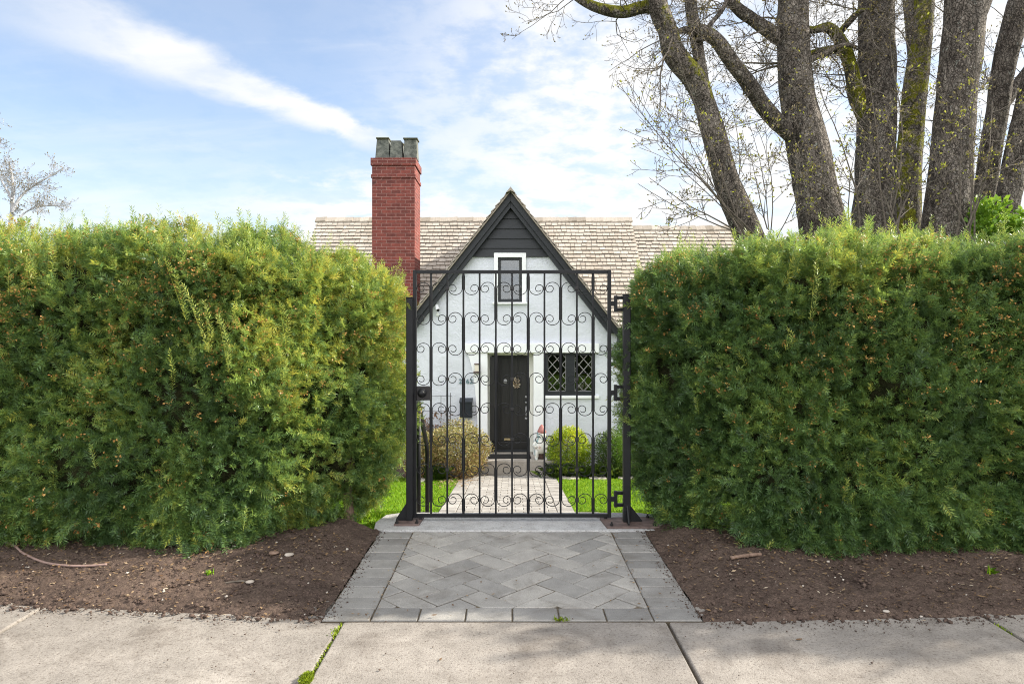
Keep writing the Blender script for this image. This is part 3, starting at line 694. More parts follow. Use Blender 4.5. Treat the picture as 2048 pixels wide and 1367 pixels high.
# ------------------------------------------------------------------ gate
GY = 5.12; S = F/GY
def gx(px): return X(px, GY)
def gz(py): return Zh(py, GY)
def gate():
    g = thing('iron_gate', (0, GY, 0.012), 'tall black wrought iron gate with rows of scrolls between two posts', 'gate')
    xl, xr = gx(829.7), gx(1218.5); zt, zb = gz(543.5), gz(1030)
    h = 0.0135
    f = MB()
    f.box(xl-h, xl+h, GY-h, GY+h, zb-h, zt+h); f.box(xr-h, xr+h, GY-h, GY+h, zb-h, zt+h)
    f.box(xl+h+.0002, xr-h-.0002, GY-h+.001, GY+h-.001, zt-h, zt+h-.001); f.box(xl+h+.0002, xr-h-.0002, GY-h+.001, GY+h-.001, zb-h+.001, zb+h)
    f.build('frame', M['iron'], g, bevel=0.0025)
    xs = [xl+(xr-xl)*i/12 for i in range(13)]
    bw = 0.0068
    for i in range(1, 12):
        q = MB(); q.box(xs[i]-bw, xs[i]+bw, GY-bw, GY+bw, zb+h, zt-h); q.build('bar', M['iron'], g, bevel=0.0015, seg=1)
    rows = [gz(576.8+60.35*k) for k in range(8)]
    def curl(w, zk, up):                                        # from stem (u=0) round to the inner end of the spiral
        r1 = w/2; r2 = 0.56*r1; r3 = 0.43*r1; s = 1 if up else -1
        pts = [(r1+r1*math.cos(a), zk+s*r1*math.sin(a)*0.92) for a in np.linspace(math.pi, 0, 15)]
        c2 = w-r2; pts += [(c2+r2*math.cos(a), zk-s*r2*math.sin(a)) for a in np.linspace(0, math.pi, 11)[1:]]
        c3 = w-2*r2+r3; pts += [(c3+r3*math.cos(a), zk+s*r3*math.sin(a)) for a in np.linspace(math.pi, R(35), 9)[1:]]
        return pts
    for i in (1, 3, 5, 7, 9, 11):
        full = [(0, 1), (2, 3), (4, 5), (6, 7)] if i in (1, 5, 9) else [(None, 0), (1, 2), (3, 4), (5, 6), (7, None)]
        for sgn in (-1, 1):
            x0 = xs[i]+sgn*(bw+0.0028); j = i+sgn
            edge = xs[j]-sgn*((h if j in (0, 12) else bw)+0.0028); w = abs(edge-x0)
            for a, c in full:
                if a is None:
                    top = [(-0.004, zt-h-0.001), (0.0, zt-h-0.03)]; body = top+curl(w, rows[c], False)
                elif c is None:
                    body = [(-0.004, zb+h+0.001), (0.0, zb+h+0.03)]+curl(w, rows[a], True)
                else:
                    body = curl(w, rows[a], True)[::-1]+[(0, rows[a]-0.03), (0, (rows[a]+rows[c])/2), (0, rows[c]+0.03)]+curl(w, rows[c], False)
                q = MB(); q.tube([(x0+sgn*u, GY, z) for u, z in body], 0.0031, 6)
                q.build('scroll', M['iron'], g, smooth=True)
    for i in (2, 4, 6, 8, 10):
        for z in rows:
            q = MB(); q.box(xs[i]-0.0135, xs[i]+0.0135, GY-0.010, GY+0.010, z-0.011, z+0.013); q.build('collar', M['iron_edge'], g, bevel=0.003)
    # lock box with round knob
    x0, x1 = gx(827), gx(862); z0, z1 = gz(799.5), gz(772)
    q = MB(); q.box(xl+h+.0004, x1, GY-0.022, GY+0.022, z0, z1); lk = q.build('lock_box', M['iron_edge'], g, bevel=0.004)
    kc = P(844, 785.5, GY-0.022)
    q = MB()
    q.tube([kc+Vector((0, 0.002, 0)), kc+Vector((0, -0.006, 0)), kc+Vector((0, -0.010, 0)), kc+Vector((0, -0.012, 0)), kc+Vector((0, -0.034, 0)), kc+Vector((0, -0.044, 0))],
           [0.034, 0.034, 0.028, 0.020, 0.024, 0.014], 24); q.build('knob', M['iron'], lk, smooth=True)
    # hinges: bolt-on block, link and square bracket reaching the right post
    for py in (607, 785, 997):
        z = gz(py); q = MB(); xa = xr+h+.0004; xb, xc, xd = gx(1228), gx(1234.5), gx(1246)
        q.box(xa, xb, GY-0.012, GY+0.012, z-0.018, z+0.018)
        q.box(xb+.0002, xc, GY-0.016, GY+0.016, z-0.060, z+0.060)
        q.box(xc+.0002, xd, GY-0.013, GY+0.013, z+0.033, z+0.057); q.box(xc+.0002, xd, GY-0.013, GY+0.013, z-0.057, z-0.033)
        q.build('hinge', M['iron'], g, bevel=0.003)
    q = MB(); q.box(gx(839), gx(845), GY-0.01, GY+0.01, 0.026, zb-h); q.build('drop_stop', M['iron_edge'], g, bevel=0.002)
gate()

def post(px0, px1, d, plate, gus, label, ztop, rot=0):
    xc = (X(px0, d)+X(px1, d))/2; hw = (X(px1, d)-X(px0, d))/2
    t = thing('gate_post', (xc, d, 0.012), label, 'gate post')
    q = MB(); q.box(xc-hw, xc+hw, d-hw, d+hw, 0.027, ztop); q.box(xc-hw-.003, xc+hw+.003, d-hw-.003, d+hw+.003, ztop+.0002, ztop+0.008); q.build('post', M['iron'], t, bevel=0.005)
    q = MB(); q.slab(plate, 0.0122, 0.027, 0.0); q.build('base_plate', M['plate'], t, bevel=0.002)
    for poly, y0, y1 in gus:
        q = MB(); q.prism(poly, y0, y1); q.build('gusset', M['iron'], t, bevel=0.001)
    cx = sum(p[0] for p in plate)/4; cy = sum(p[1] for p in plate)/4
    for p in plate:
        x, y = p[0]+(cx-p[0])*0.2, p[1]+(cy-p[1])*0.2
        q = MB(); q.tube([(x, y, 0.027), (x, y, 0.040)], 0.013, 6); q.tube([(x, y, 0.0402), (x, y, 0.055)], 0.007, 8)
        q.build('bolt', M['iron_edge'], t)
    return t, xc, hw
def tri(x, hw, s, dz0, L, H): 
    a, c = x+s*hw, x+s*(hw+L)
    return [(a, dz0), (c, dz0), (c, dz0+0.012), (a, dz0+H)] if s > 0 else [(c, dz0), (a, dz0), (a, dz0+H), (c, dz0+0.012)]
d = 5.09
xc = (X(813, d)+X(825.4, d))/2; hw = (X(825.4, d)-X(813, d))/2
pl = [(X(788, 5.0), 4.99), (X(838, 5.0), 4.99), (X(847, 5.16), 5.19), (X(797, 5.16), 5.19)]
t, xc, hw = post(813, 825.4, d, pl, [(tri(xc, hw, -1, 0.027, 0.078, 0.13), d-0.005, d+0.005)], 'black square latch post at the left side of the gate', 1.68)
q = MB(); q.box(xc+hw+.0005, xc+hw+0.006, d-0.02, d+0.05, 0.06, 1.62); q.build('strike_strip', M['iron'], t)
d = 5.06
xc = (X(1246, d)+X(1260.5, d))/2; hw = (X(1260.5, d)-X(1246, d))/2
pl = [(X(1214, 4.925), 4.925), (X(1322, 4.925), 4.925), (X(1304, 5.19), 5.19), (X(1199, 5.17), 5.17)]
q1 = tri(xc, hw, 1, 0.027, 0.085, 0.12)
t, xc, hw = post(1246, 1260.5, d, pl, [(q1, d-0.005, d+0.005)], 'black square hinge post at the right side of the gate', 1.70)
q = MB(); yy = d-hw
q.add([(xc-.005, yy, .027), (xc+.005, yy, .027), (xc+.005, yy-.075, .027), (xc-.005, yy-.075, .027), (xc-.005, yy, .147), (xc+.005, yy, .147), (xc+.005, yy-.075, .039), (xc-.005, yy-.075, .039)],
      [(0, 1, 2, 3), (4, 7, 6, 5), (0, 4, 5, 1), (3, 2, 6, 7), (0, 3, 7, 4), (1, 5, 6, 2)]); q.build('gusset', M['iron'], t)
# handrail descending the garden steps
hr = thing('handrail', (-0.78, 6.3, -0.4), 'black iron handrail sloping down the garden steps behind the gate', 'handrail')
q = MB(); a = P(837, 806, 5.5); c = P(852.5, 884, 6.25); c2 = P(854.5, 905, 6.32)
q.tube([a+Vector((0, -0.12, 0.0)), a+Vector((0, -0.02, 0.012)), a, a.lerp(c, .5), c, c2, Vector((c2.x, c2.y+.005, -0.5))], 0.0195, 12); q.build('rail', M['iron'], hr, smooth=True)
q = MB(); q.tube([a+Vector((0, 0.02, -0.01)), Vector((a.x, a.y+.02, -0.12))], 0.016, 10); q.build('support_post', M['iron'], hr, smooth=True)
q = MB(); q.box(c2.x-.05, c2.x+.05, c2.y-.045, c2.y+.055, -0.42, -0.345); q.build('foot_plate', M['iron_edge'], hr)
q = MB()
pts = [a+Vector((0.006*math.cos(k*1.1)*3, -0.03+0.006*k, 0.03*math.sin(k*.9)-0.005*k)) for k in range(13)]
q.tube(pts, 0.006, 6); q.build('wrapped_cord', M['brass'], hr, smooth=True)

# ------------------------------------------------------------------ house
HG = 14.5; FLOOR = -1.2
def hx(px, d=HG): return X(px, d)
def hz(py, d=HG): return Zh(py, d)
house = thing('cottage', (0, HG, -1.5), 'pale stucco cottage with steep dark gable, shake roof and dark front door', 'house')
AX = -0.03; SL = 1.272; ZR = 4.30                              # gable axis, slope, underside apex of the rake
def rz(x, top=ZR): return top-SL*abs(x-AX)
def rx(z, s, top=ZR): return AX+s*(top-z)/SL
W0, W1 = -2.33, 2.28; ZE = 1.36
DX0, DX1, DZ1 = hx(975), hx(1067), hz(699)
CX0, CX1, CZ0, CZ1 = hx(1090), hx(1190), hz(790), hz(705)
AX0, AX1, AZ0, AZ1 = hx(995), hx(1045), hz(605), hz(513)
q = MB(); Y0, Y1 = HG, HG+0.26; zb = -1.6
q.box(W0, DX0, Y0, Y1, zb, ZE); q.box(DX0, DX1, Y0, Y1, DZ1, ZE); q.box(DX1, CX0, Y0, Y1, zb, ZE)
q.box(CX0, CX1, Y0, Y1, zb, CZ0); q.box(CX0, CX1, Y0, Y1, CZ1, ZE); q.box(CX1, W1, Y0, Y1, zb, ZE)
q.prism([(W0, ZE), (W1, ZE), (rx(AZ0, 1), AZ0), (rx(AZ0, -1), AZ0)], Y0, Y1)
q.prism([(rx(AZ0, -1), AZ0), (AX0, AZ0), (AX0, AZ1), (rx(AZ1, -1), AZ1)], Y0, Y1)
q.prism([(AX1, AZ0), (rx(AZ0, 1), AZ0), (rx(AZ1, 1), AZ1), (AX1, AZ1)], Y0, Y1)
q.prism([(rx(AZ1, -1), AZ1), (rx(AZ1, 1), AZ1), (AX, ZR)], Y0, Y1)
q.build('gable_wall', M['stucco'], house)
q = MB(); q.box(W0+.003, W0+0.25, Y1, 15.28, zb, ZE); q.box(W1-0.25, W1-.003, Y1, 15.28, zb, ZE)
q.box(-5.0, W0+.001, 15.28, 15.5, zb, 1.75); q.box(W1-.001, 5.7, 15.28, 15.5, zb, 1.75); q.box(-5.0, -4.8, 15.5, 20.6, zb, 1.75); q.box(5.5, 5.7, 15.5, 20.6, zb, 1.75)
q.box(-5.0, 5.7, 20.6, 20.8, zb, 1.75)
q.add([(-4.95, 15.5, 1.75), (-4.95, 20.6, 1.75), (-4.95, 18, 4.2), (-4.8, 15.5, 1.75), (-4.8, 20.6, 1.75), (-4.8, 18, 4.2)], [(0, 2, 1), (3, 4, 5), (0, 3, 5, 2), (1, 2, 5, 4)])
q.add([(5.66, 15.5, 1.75), (5.66, 20.6, 1.75), (5.66, 18, 3.95), (5.52, 15.5, 1.75), (5.52, 20.6, 1.75), (5.52, 18, 3.95)], [(0, 1, 2), (3, 5, 4), (0, 2, 5, 3), (1, 4, 5, 2)])
q.build('side_wall', M['stucco'], house)
# dark room behind the windows
q = MB(); q.box(-0.75, 0.70, 15.35, 15.42, zb, 3.05); q.box(CX0-.3, CX1+.3, HG+0.9, HG+0.95, zb, 1.3); q.build('inner_partition', plain('room wall', (0.05, 0.045, 0.04), (0.08, 0.07, 0.06), 3, 0.9, 0.1, 0), house)

# lap siding in the gable peak
q = MB(); zs = [hz(v, 14.45) for v in (513.5, 496, 477, 457, 437, 416, 396)]
for i in range(len(zs)-1):
    z0, z1 = zs[i], zs[i+1]+0.025; a0, a1 = rx(z0, 1, ZR-.02), rx(min(z1, ZR-.05), 1, ZR-.02)
    b0, b1 = rx(z0, -1, ZR-.02), rx(min(z1, ZR-.05), -1, ZR-.02); z1 = min(z1, ZR-.05)
    yb, yt = HG-0.040-.0006*i, HG-0.012-.0006*i
    q.add([(b0, yb, z0), (a0, yb, z0), (a1, yt, z1), (b1, yt, z1), (b0, HG+.002, z0), (a0, HG+.002, z0)], [(0, 1, 2, 3), (0, 4, 5, 1)])
q.build('lap_siding', M['dark_paint'], house)
# bargeboards
def rake_board(s, t0, t1, y0, y1, zend, m, name):
    # strip between two lines parallel to the rake (t measured down from the apex line)
    top, bot = ZR+0.03-t0, ZR+0.03-t1
    xe = rx(zend, s, top); xb = rx(zend, s, bot)
    poly = [(AX, top), (AX, bot), (xb, zend), (xe, zend)]
    if s > 0: poly = [(AX, bot), (xb, zend), (xe, zend), (AX, top)]
    q = MB(); q.prism(poly, y0, y1); q.build(name, m, house, bevel=0.004)
for s in (-1, 1):
    rake_board(s, 0.0, 0.20, HG-0.20, HG-0.16, 1.30, M['dark_paint'], 'bargeboard')
    rake_board(s, 0.19, 0.33, HG-0.157, HG-0.003, 1.36, M['dark_paint'], 'rake_moulding')
q = MB(); q.box(hx(1236, 14.35), hx(1250, 14.35), HG-0.25, HG+0.3, hz(690, 14.35), hz(672, 14.35)); q.build('eave_bracket', M['dark_paint'], house, bevel=0.006)

# roofs of individual shakes
def shakes(q, O, u, v, W, Lh, expo, xr=None, thick=0.034):
    u = Vector(u).normalized(); v = Vector(v).normalized(); n = u.cross(v); n = n if n.z > 0 else -n
    k = 0; y = 0.0
    while y < Lh:
        x = -rnd.random()*0.1
        while x < W:
            w = rnd.uniform(0.09, 0.21); x0, x1 = max(x, 0)+0.005, min(x+w, W)-0.005
            if x1-x0 > 0.02:
                b0 = y+expo+rnd.uniform(-0.010, 0.010); t0 = y-0.04; th = thick+rnd.uniform(-.006, .006)
                c = [O+u*x0+v*t0+n*0.002, O+u*x1+v*t0+n*0.002, O+u*x1+v*b0+n*(th*0.8), O+u*x0+v*b0+n*(th*0.8),
                     O+u*x0+v*t0+n*0.010, O+u*x1+v*t0+n*0.010, O+u*x1+v*b0+n*th*1.35, O+u*x0+v*b0+n*th*1.35]
                q.add(c, [(0, 1, 2, 3), (4, 7, 6, 5), (2, 1, 5, 6), (3, 2, 6, 7), (0, 3, 7, 4)], tone=min(1, max(0, rnd.gauss(0.55, 0.11))))
            x += w
        y += expo; k += 1
ridz = Zh(436, 18.0)
def main_roof():
    q = MB(); zr = ridz-0.04
    base = lambda x0, x1, z: q.add([(x0, 18, z), (x1, 18, z), (x1, 15.0, z-2.86), (x0, 15.0, z-2.86), (x0, 21.0, z-2.86), (x1, 21.0, z-2.86), (x0, 18, z-.12), (x1, 18, z-.12), (x1, 15.0, z-2.98), (x0, 15.0, z-2.98)],
                                  [(0, 3, 2, 1), (0, 1, 5, 4), (8, 9, 6, 7), (3, 9, 8, 2)], 0.3)
    base(-5.1, X(1262, 18), zr); base(X(1262, 18), 5.86, zr-0.22)
    v = Vector((0, -3.0, -2.86)); L = v.length
    shakes(q, Vector((-5.12, 18, zr)), (1, 0, 0), v, 5.12+X(1262, 18), L, 0.152)
    shakes(q, Vector((X(1262, 18), 18, zr-0.22)), (1, 0, 0), v, 5.86-X(1262, 18), L, 0.152)
    o = q.build('roof', M['shake'], house)
    c = MB()
    for x0, x1, z in ((-5.16, X(1262, 18)+.02, zr), (X(1262, 18)+.03, 5.86, zr-.22)):
        x = x0
        while x < x1:
            w = rnd.uniform(0.20, 0.26); xe = min(x+w, x1); h = rnd.uniform(0.0, 0.014); e = xe+0.03 if xe < x1 else xe
            c.add([(x, 17.86, z-.075+h), (e, 17.86, z-.055+h), (e, 18, z+.065+h), (x, 18, z+.045+h), (x, 18.14, z-.075+h), (e, 18.14, z-.055+h), (x, 17.87, z-.1), (e, 17.87, z-.1)], [(0, 1, 2, 3), (3, 2, 5, 4), (6, 7, 1, 0), (1, 7, 2), (0, 3, 6)], rnd.uniform(.1, .7))
            x = xe
    c.build('ridge_cap', M['shake'], o)
main_roof()
def gable_roof():
    q = MB(); ap = ZR+0.055
    for s in (-1, 1):
        v = Vector((s*1.0, 0, -SL)); L = (ap-1.18)/SL*math.sqrt(1+SL*SL)
        O = Vector((AX, HG-0.27, ap)) if s > 0 else Vector((AX, HG-0.27, ap))
        shakes(q, O, (0, 1, 0), v, 3.3, L, 0.152)
        e = O+v.normalized()*L
        q.add([O, O+Vector((0, 3.3, 0)), e+Vector((0, 3.3, 0)), e, O-Vector((0, 0, .035)), e-Vector((0, 0, .035)), O+Vector((0, 3.3, -.035)), e+Vector((0, 3.3, -.035))],
              [(0, 1, 2, 3), (4, 5, 7, 6), (0, 3, 5, 4), (3, 2, 7, 5)], 0.15)
    o = q.build('gable_roof', M['shake'], house)
    c = MB(); y = HG-0.34
    while y < 17.9:
        c.add([(AX-.10, y, ap-.075), (AX, y, ap+.05), (AX+.10, y, ap-.075), (AX-.10, y+.25, ap-.095), (AX, y+.25, ap+.03), (AX+.10, y+.25, ap-.095), (AX, y, ap-.03)], [(0, 1, 4, 3), (1, 2, 5, 4), (0, 6, 1), (6, 2, 1)], rnd.uniform(0, .4)); y += 0.2
    c.build('ridge_cap', M['shake'], o)
gable_roof()

# chimney
def chimney():
    x0, x1, ya, yb = hx(744, 14.8), hx(829.5, 14.8), 14.8, 15.68
    zt = hz(316, 14.8)
    q = MB(); q.box(x0, x1, ya, yb, -1.6, zt-0.16)
    q.box(x0-.028, x1+.028, ya-.028, yb+.028, zt-.1598, zt); q.box(x0-.02, x1+.02, ya-.02, yb+.02, hz(356, 14.8), hz(349, 14.8))
    c = q.build('chimney', M['brick'], house, bevel=0.006)
    def pot(pxa, pxb, ta, tb, ytop, cap, y, dd=0.30):
        xa, xb = hx(pxa, 14.8), hx(pxb, 14.8); ua, ub = hx(ta, 14.8), hx(tb, 14.8); z1 = hz(ytop, 14.8)
        q = MB(); q.add([(xa, y, zt+.0004), (xb, y, zt+.0004), (xb, y+dd, zt+.0004), (xa, y+dd, zt+.0004), (ua, y+.03, z1), (ub, y+.03, z1), (ub, y+dd-.03, z1), (ua, y+dd-.03, z1)],
                        [(0, 3, 2, 1), (4, 5, 6, 7), (0, 1, 5, 4), (1, 2, 6, 5), (2, 3, 7, 6), (3, 0, 4, 7)])
        q.build('chimney_pot', M['pot'], c, bevel=0.008)
        if cap:
            q = MB(); q.box(ua-cap, ub+cap, y-.01, y+dd+.01, z1+.0004, z1+.03); q.build('pot_cap', M['pot_cap'], c, bevel=0.006)
    pot(749, 777, 752, 776, 276, 0.012, 14.86); pot(778, 804, 781, 801, 279, 0, 14.84); pot(806, 833, 807, 832, 276, 0.022, 14.88)
    pot(777, 800, 780, 798, 276, 0.018, 15.28); pot(798, 826, 800, 820, 292, 0, 15.3)
chimney()

# attic window
def attic():
    w = MB(); o = 0.085
    y0 = HG-0.055; y1 = HG+0.03
    ox0, ox1, oz0, oz1 = hx(988), hx(1052), hz(607), hz(506)
    w.box(ox0, AX0+.012, y0, y1, oz0+.03, oz1); w.box(AX1-.012, ox1, y0, y1, oz0+.03, oz1)
    w.box(AX0+.0122, AX1-.0122, y0, y1, AZ1-.02, oz1); w.box(ox0-.03, ox1+.03, y0-.035, y1, oz0-.01, oz0+.0298)
    win = w.build('attic_window', M['trim'], house, bevel=0.004)
    f = MB(); a0, a1, c0, c1 = AX0+.014, AX1-.014, oz0+.032, AZ1-.022; t = 0.055
    f.box(a0, a0+t, HG-.02, HG+.05, c0, c1); f.box(a1-t, a1, HG-.02, HG+.05, c0, c1); f.box(a0+t+.0002, a1-t-.0002, HG-.02, HG+.05, c1-t, c1); f.box(a0+t+.0002, a1-t-.0002, HG-.02, HG+.05, c0, c0+t*1.2)
    f.build('frame', M['dark_paint'], win, bevel=0.004)
    g = MB(); g.box(a0+t*.8, a1-t*.8, HG+.02, HG+.028, c0+t, c1-t*.8); g.build('pane', M['glass'], win)
    l = MB(); m_ = (a0+a1)/2; zm = c0+(c1-c0)*.36
    l.box(m_-.005, m_+.005, HG+.012, HG+.0185, c0+t*1.2, zm); l.box(a0+t, a1-t, HG+.012, HG+.0185, zm+.0002, zm+.010)
    l.box(a0+t, a0+t+.010, HG+.012, HG+.0185, c0+t*1.2, c1-t); l.box(a1-t-.010, a1-t, HG+.012, HG+.0185, c0+t*1.2, c1-t)
    l.build('glazing_lead', M['lead'], win)
attic()
# casement window with diamond panes
def casement():
    t = 0.06; y0, y1 = HG-.012, HG+.07; f = MB()
    f.box(CX0, CX0+t, y0, y1, CZ0, CZ1); f.box(CX1-t, CX1, y0, y1, CZ0, CZ1); f.box(CX0+t+.0002, CX1-t-.0002, y0, y1, CZ1-t*.8, CZ1); f.box(CX0+t+.0002, CX1-t-.0002, y0, y1, CZ0, CZ0+t*1.4)
    mx = (hx(1132)+hx(1147))/2+.01; mw = (hx(1148)-hx(1131))/2
    f.box(mx-mw, mx+mw, y0-.01, y1, CZ0+t*1.4, CZ1-t*.8)
    w = f.build('casement_window', M['dark_paint'], house, bevel=0.004)
    for a, c in ((CX0+t, mx-mw), (mx+mw, CX1-t)):
        z0, z1 = CZ0+t*1.4, CZ1-t*.8
        g = MB(); g.box(a-.01, c+.01, HG+.045, HG+.052, z0-.01, z1+.01); g.build('pane', M['glass'], w)
        l = MB(); nx, nz = 1.9, 3.4; sx, sz = (c-a)/nx, (z1-z0)/nz; hwid = 0.0075
        for sgn in (-1, 1):
            for k in range(-8, 9):
                # line x = a + sx*(u), z = z0 + sz*(sgn*u + k)
                u0, u1 = 0.0, nx
                za, zc = (sgn*u0+k), (sgn*u1+k)
                lo, hi = 0.0, nz
                ua, ub = ((lo-k)/sgn, (hi-k)/sgn); ua, ub = min(ua, ub), max(ua, ub); ua, ub = max(ua, 0), min(ub, nx)
                if ub-ua < 0.05: continue
                p0 = Vector((a+sx*ua, 0, z0+sz*(sgn*ua+k))); p1 = Vector((a+sx*ub, 0, z0+sz*(sgn*ub+k)))
                dd = (p1-p0).normalized(); nn = Vector((-dd.z, 0, dd.x))*hwid; yl = HG+(.036 if sgn > 0 else .033)
                if nn.z < 0: nn = -nn; 
                l.prism([(p0.x-nn.x, p0.z-nn.z), (p1.x-nn.x, p1.z-nn.z), (p1.x+nn.x, p1.z+nn.z), (p0.x+nn.x, p0.z+nn.z)], yl, yl+.006)
        l.box(a, c, HG+.030, HG+.040, z0, z0+.012); l.box(a, a+.010, HG+.030, HG+.040, z0, z1); l.box(c-.010, c, HG+.030, HG+.040, z0, z1)
        l.build('diamond_lattice', M['lead'], w)
    s = MB(); s.box(CX0-.02, hx(1198), HG-.05, HG-.001, hz(796), CZ0-.004); s.build('sill', M['trim'], w, bevel=0.006)
casement()
fl = thing('flower_pot', (hx(1165, 14.72), 14.72, CZ0+.08), 'small pink flowering plant standing inside the diamond pane window', 'flowers')
n = 60; v = rand_unit(n)*np.array([.10, .05, .09]); q = MB()
for k in range(n):
    c = Vector((hx(1165, 14.64), 14.64, CZ0+.17))+Vector(v[k]); q.lathe([(0.004, -.012), (.02, 0), (.004, .012)], c, 6)
# (kept against the glass, part of the planting on the inner sill)
q.build('petals', M['pink'], fl)

# white portal: lintel, flared left side, right pilaster, cream reveals
q = MB(); yp = HG-0.07
L = [(928, 688), (932, 700), (939, 716), (945, 738), (949, 765), (952, 800), (955, 850), (957, 930), (975, 930), (975, 700), (975, 688)]
q.prism([(hx(a), hz(b_)) for a, b_ in L][::1], yp, HG-.001)
q.prism([(hx(1067), hz(930)), (hx(1088), hz(930)), (hx(1088), hz(705.2)), (hx(1067), hz(705.2))], yp, HG-.001)
q.box(hx(930), hx(1197), yp-.03, HG-.001, hz(705), hz(686))
q.build('door_surround', M['trim'], house, bevel=0.01)
q = MB(); yd = HG+0.33
q.box(DX0, DX0+.075, HG+.262, yd+.05, FLOOR, DZ1-.01); q.box(DX1-.12, DX1, HG+.262, yd+.05, FLOOR, DZ1-.01)
q.box(DX0+.0752, DX1-.1202, HG+.262, yd+.05, DZ1-.13, DZ1-.01)
q.box(DX0+.0004, DX0+.012, HG+.001, HG+.26, FLOOR, DZ1); q.box(DX1-.012, DX1-.0004, HG+.001, HG+.26, FLOOR, DZ1); q.box(DX0+.0125, DX1-.0125, HG+.001, HG+.26, DZ1-.012, DZ1-.0004)
q.build('door_reveal', M['cream'], house)
# scalloped pelmet under the lintel
pts = []; m_ = 26
for k in range(m_+1):
    x = DX0-.02+(DX1-DX0+.05)*k/m_; pts.append((x, DZ1-.055-.025*abs(math.sin(k*0.55+.4))-.012*rnd.random()))
q = MB(); q.prism(pts+[(pts[-1][0], DZ1+.0), (pts[0][0], DZ1+.0)], HG-.066, HG-.045)
q.build('scalloped_pelmet', plain('pale green plaster', (0.50, 0.50, 0.36), (0.62, 0.62, 0.48), 6, 0.8, 0.2, 0.2, 0.004, 30), house)
# front door
def door():
    d = 14.83; x0, x1, z0, z1 = DX0+.076, DX1-.121, FLOOR+.02, DZ1-.131
    q = MB(); q.box(x0, x1, d, d+.05, z0, z1)
    n = 4
    st = (x1-x0)/n
    for k in range(n): q.box(x0+st*k+.012, x0+st*(k+1)-.012, d-.016, d-.0005, z0+.20, z1-.06)
    q.box(x0+.004, x1-.004, d-.022, d-.0006, z0+.01, z0+.19)
    o = q.build('front_door', M['door'], house, bevel=0.006)
    q = MB(); xk = X(1052, d)
    for py, r in ((793, .024), (804, .02), (836, .026)): q.tube([(xk, d-.001, hz(py, d)), (xk, d-.03, hz(py, d)), (xk, d-.045, hz(py, d))], [r, r, r*.5], 12)
    q.tube([(xk, d-.02, hz(812, d)), (xk, d-.06, hz(815, d)), (xk, d-.06, hz(828, d)), (xk, d-.02, hz(831, d))], 0.012, 8)
    q.build('handle', M['steel'], o, smooth=True)
    q = MB(); c = P(1010.5, 762, d-.02); q.lathe([(.005, -.05), (.035, -.035), (.048, 0), (.035, .035), (.005, .05)], c, 12, (1, .4)); q.build('knocker', M['steel'], o, smooth=True)
    q = MB(); c = P(1015, 878, d-.022); q.box(c.x-.075, c.x+.065, c.y-.012, c.y-.0004, c.z-.024, c.z+.024); q.box(c.x-.06, c.x+.05, c.y-.018, c.y-.0125, c.z-.014, c.z+.012); q.build('letter_slot', M['brass'], o, bevel=0.003)
    q = MB(); q.box(x0-.002, x1+.02, d-.09, d-.0225, FLOOR+.0004, FLOOR+.045); q.build('threshold', M['dark_paint'], o, bevel=0.005)
    q = MB(); q.box(X(980, 14.6), X(994, 14.6), 14.58, 14.62, hz(881, 14.6), hz(713, 14.6)); q.build('screen_door_leaf', M['door'], house, bevel=0.004)
door()
# dried flower bunch hung on the door
wr = thing('dried_flower_bunch', P(1032, 762, 14.76), 'pale dried flower bunch hanging on the dark front door', 'dried flowers')
n = 170; cc = P(1032, 765, 14.77); v = rand_unit(n)*(rng.random((n, 1))**.5)*np.array([.095, .03, .12]); V = []
fr = frames(rand_unit(n), rand_unit(n)); qd = np.array([(-1, 0, 0), (0, -.6, 0), (1, 0, 0), (0, .6, 0)])*.022
V = (np.einsum('ij,njk->nik', qd, fr)+v[:, None]+np.array(cc)).reshape(-1, 3)
np_obj('flower_heads', V, np.arange(4*n).reshape(-1, 4), M['dry'], wr, tone=rng.random(n))
q = MB()
for k in range(9): q.tube([cc, cc+Vector((rnd.uniform(.02, .09), -.005, rnd.uniform(.06, .17)))], .004, 4)
q.build('stalks', M['bark_small'], wr)
# door mat
q = MB(); q.slab([(X(976, 14.1), 14.0), (X(1062, 14.1), 14.0), (X(1060, 14.4), 14.42), (X(978, 14.4), 14.42)], FLOOR+.0004, FLOOR+.018)
o = q.build('door_mat', M['mat'], bevel=0.005); tag(o, 'dark rubber door mat lying on the porch before the front door', 'door mat')

# house number
def text_mesh(body, size, loc, m, parent):
    cu = bpy.data.curves.new('house_number', 'FONT'); cu.body = body; cu.size = size; cu.extrude = 0.008; cu.space_character = 1.05
    tmp = bpy.data.objects.new('tmp_text', cu); COL.objects.link(tmp); bpy.context.view_layer.update()
    me = bpy.data.meshes.new_from_object(tmp.evaluated_get(bpy.context.evaluated_depsgraph_get()))
    bpy.data.objects.remove(tmp)
    me.transform(Matrix.Rotation(R(90), 4, 'X')); me.transform(Matrix.Translation(loc)); me.materials.clear(); me.materials.append(m); me.name = 'house_number'
    o = bpy.data.objects.new('house_number', me); link(o, parent); return o
text_mesh('2162', 0.145, Vector((hx(917.5), HG-.012, hz(766.5))), M['number'], house)
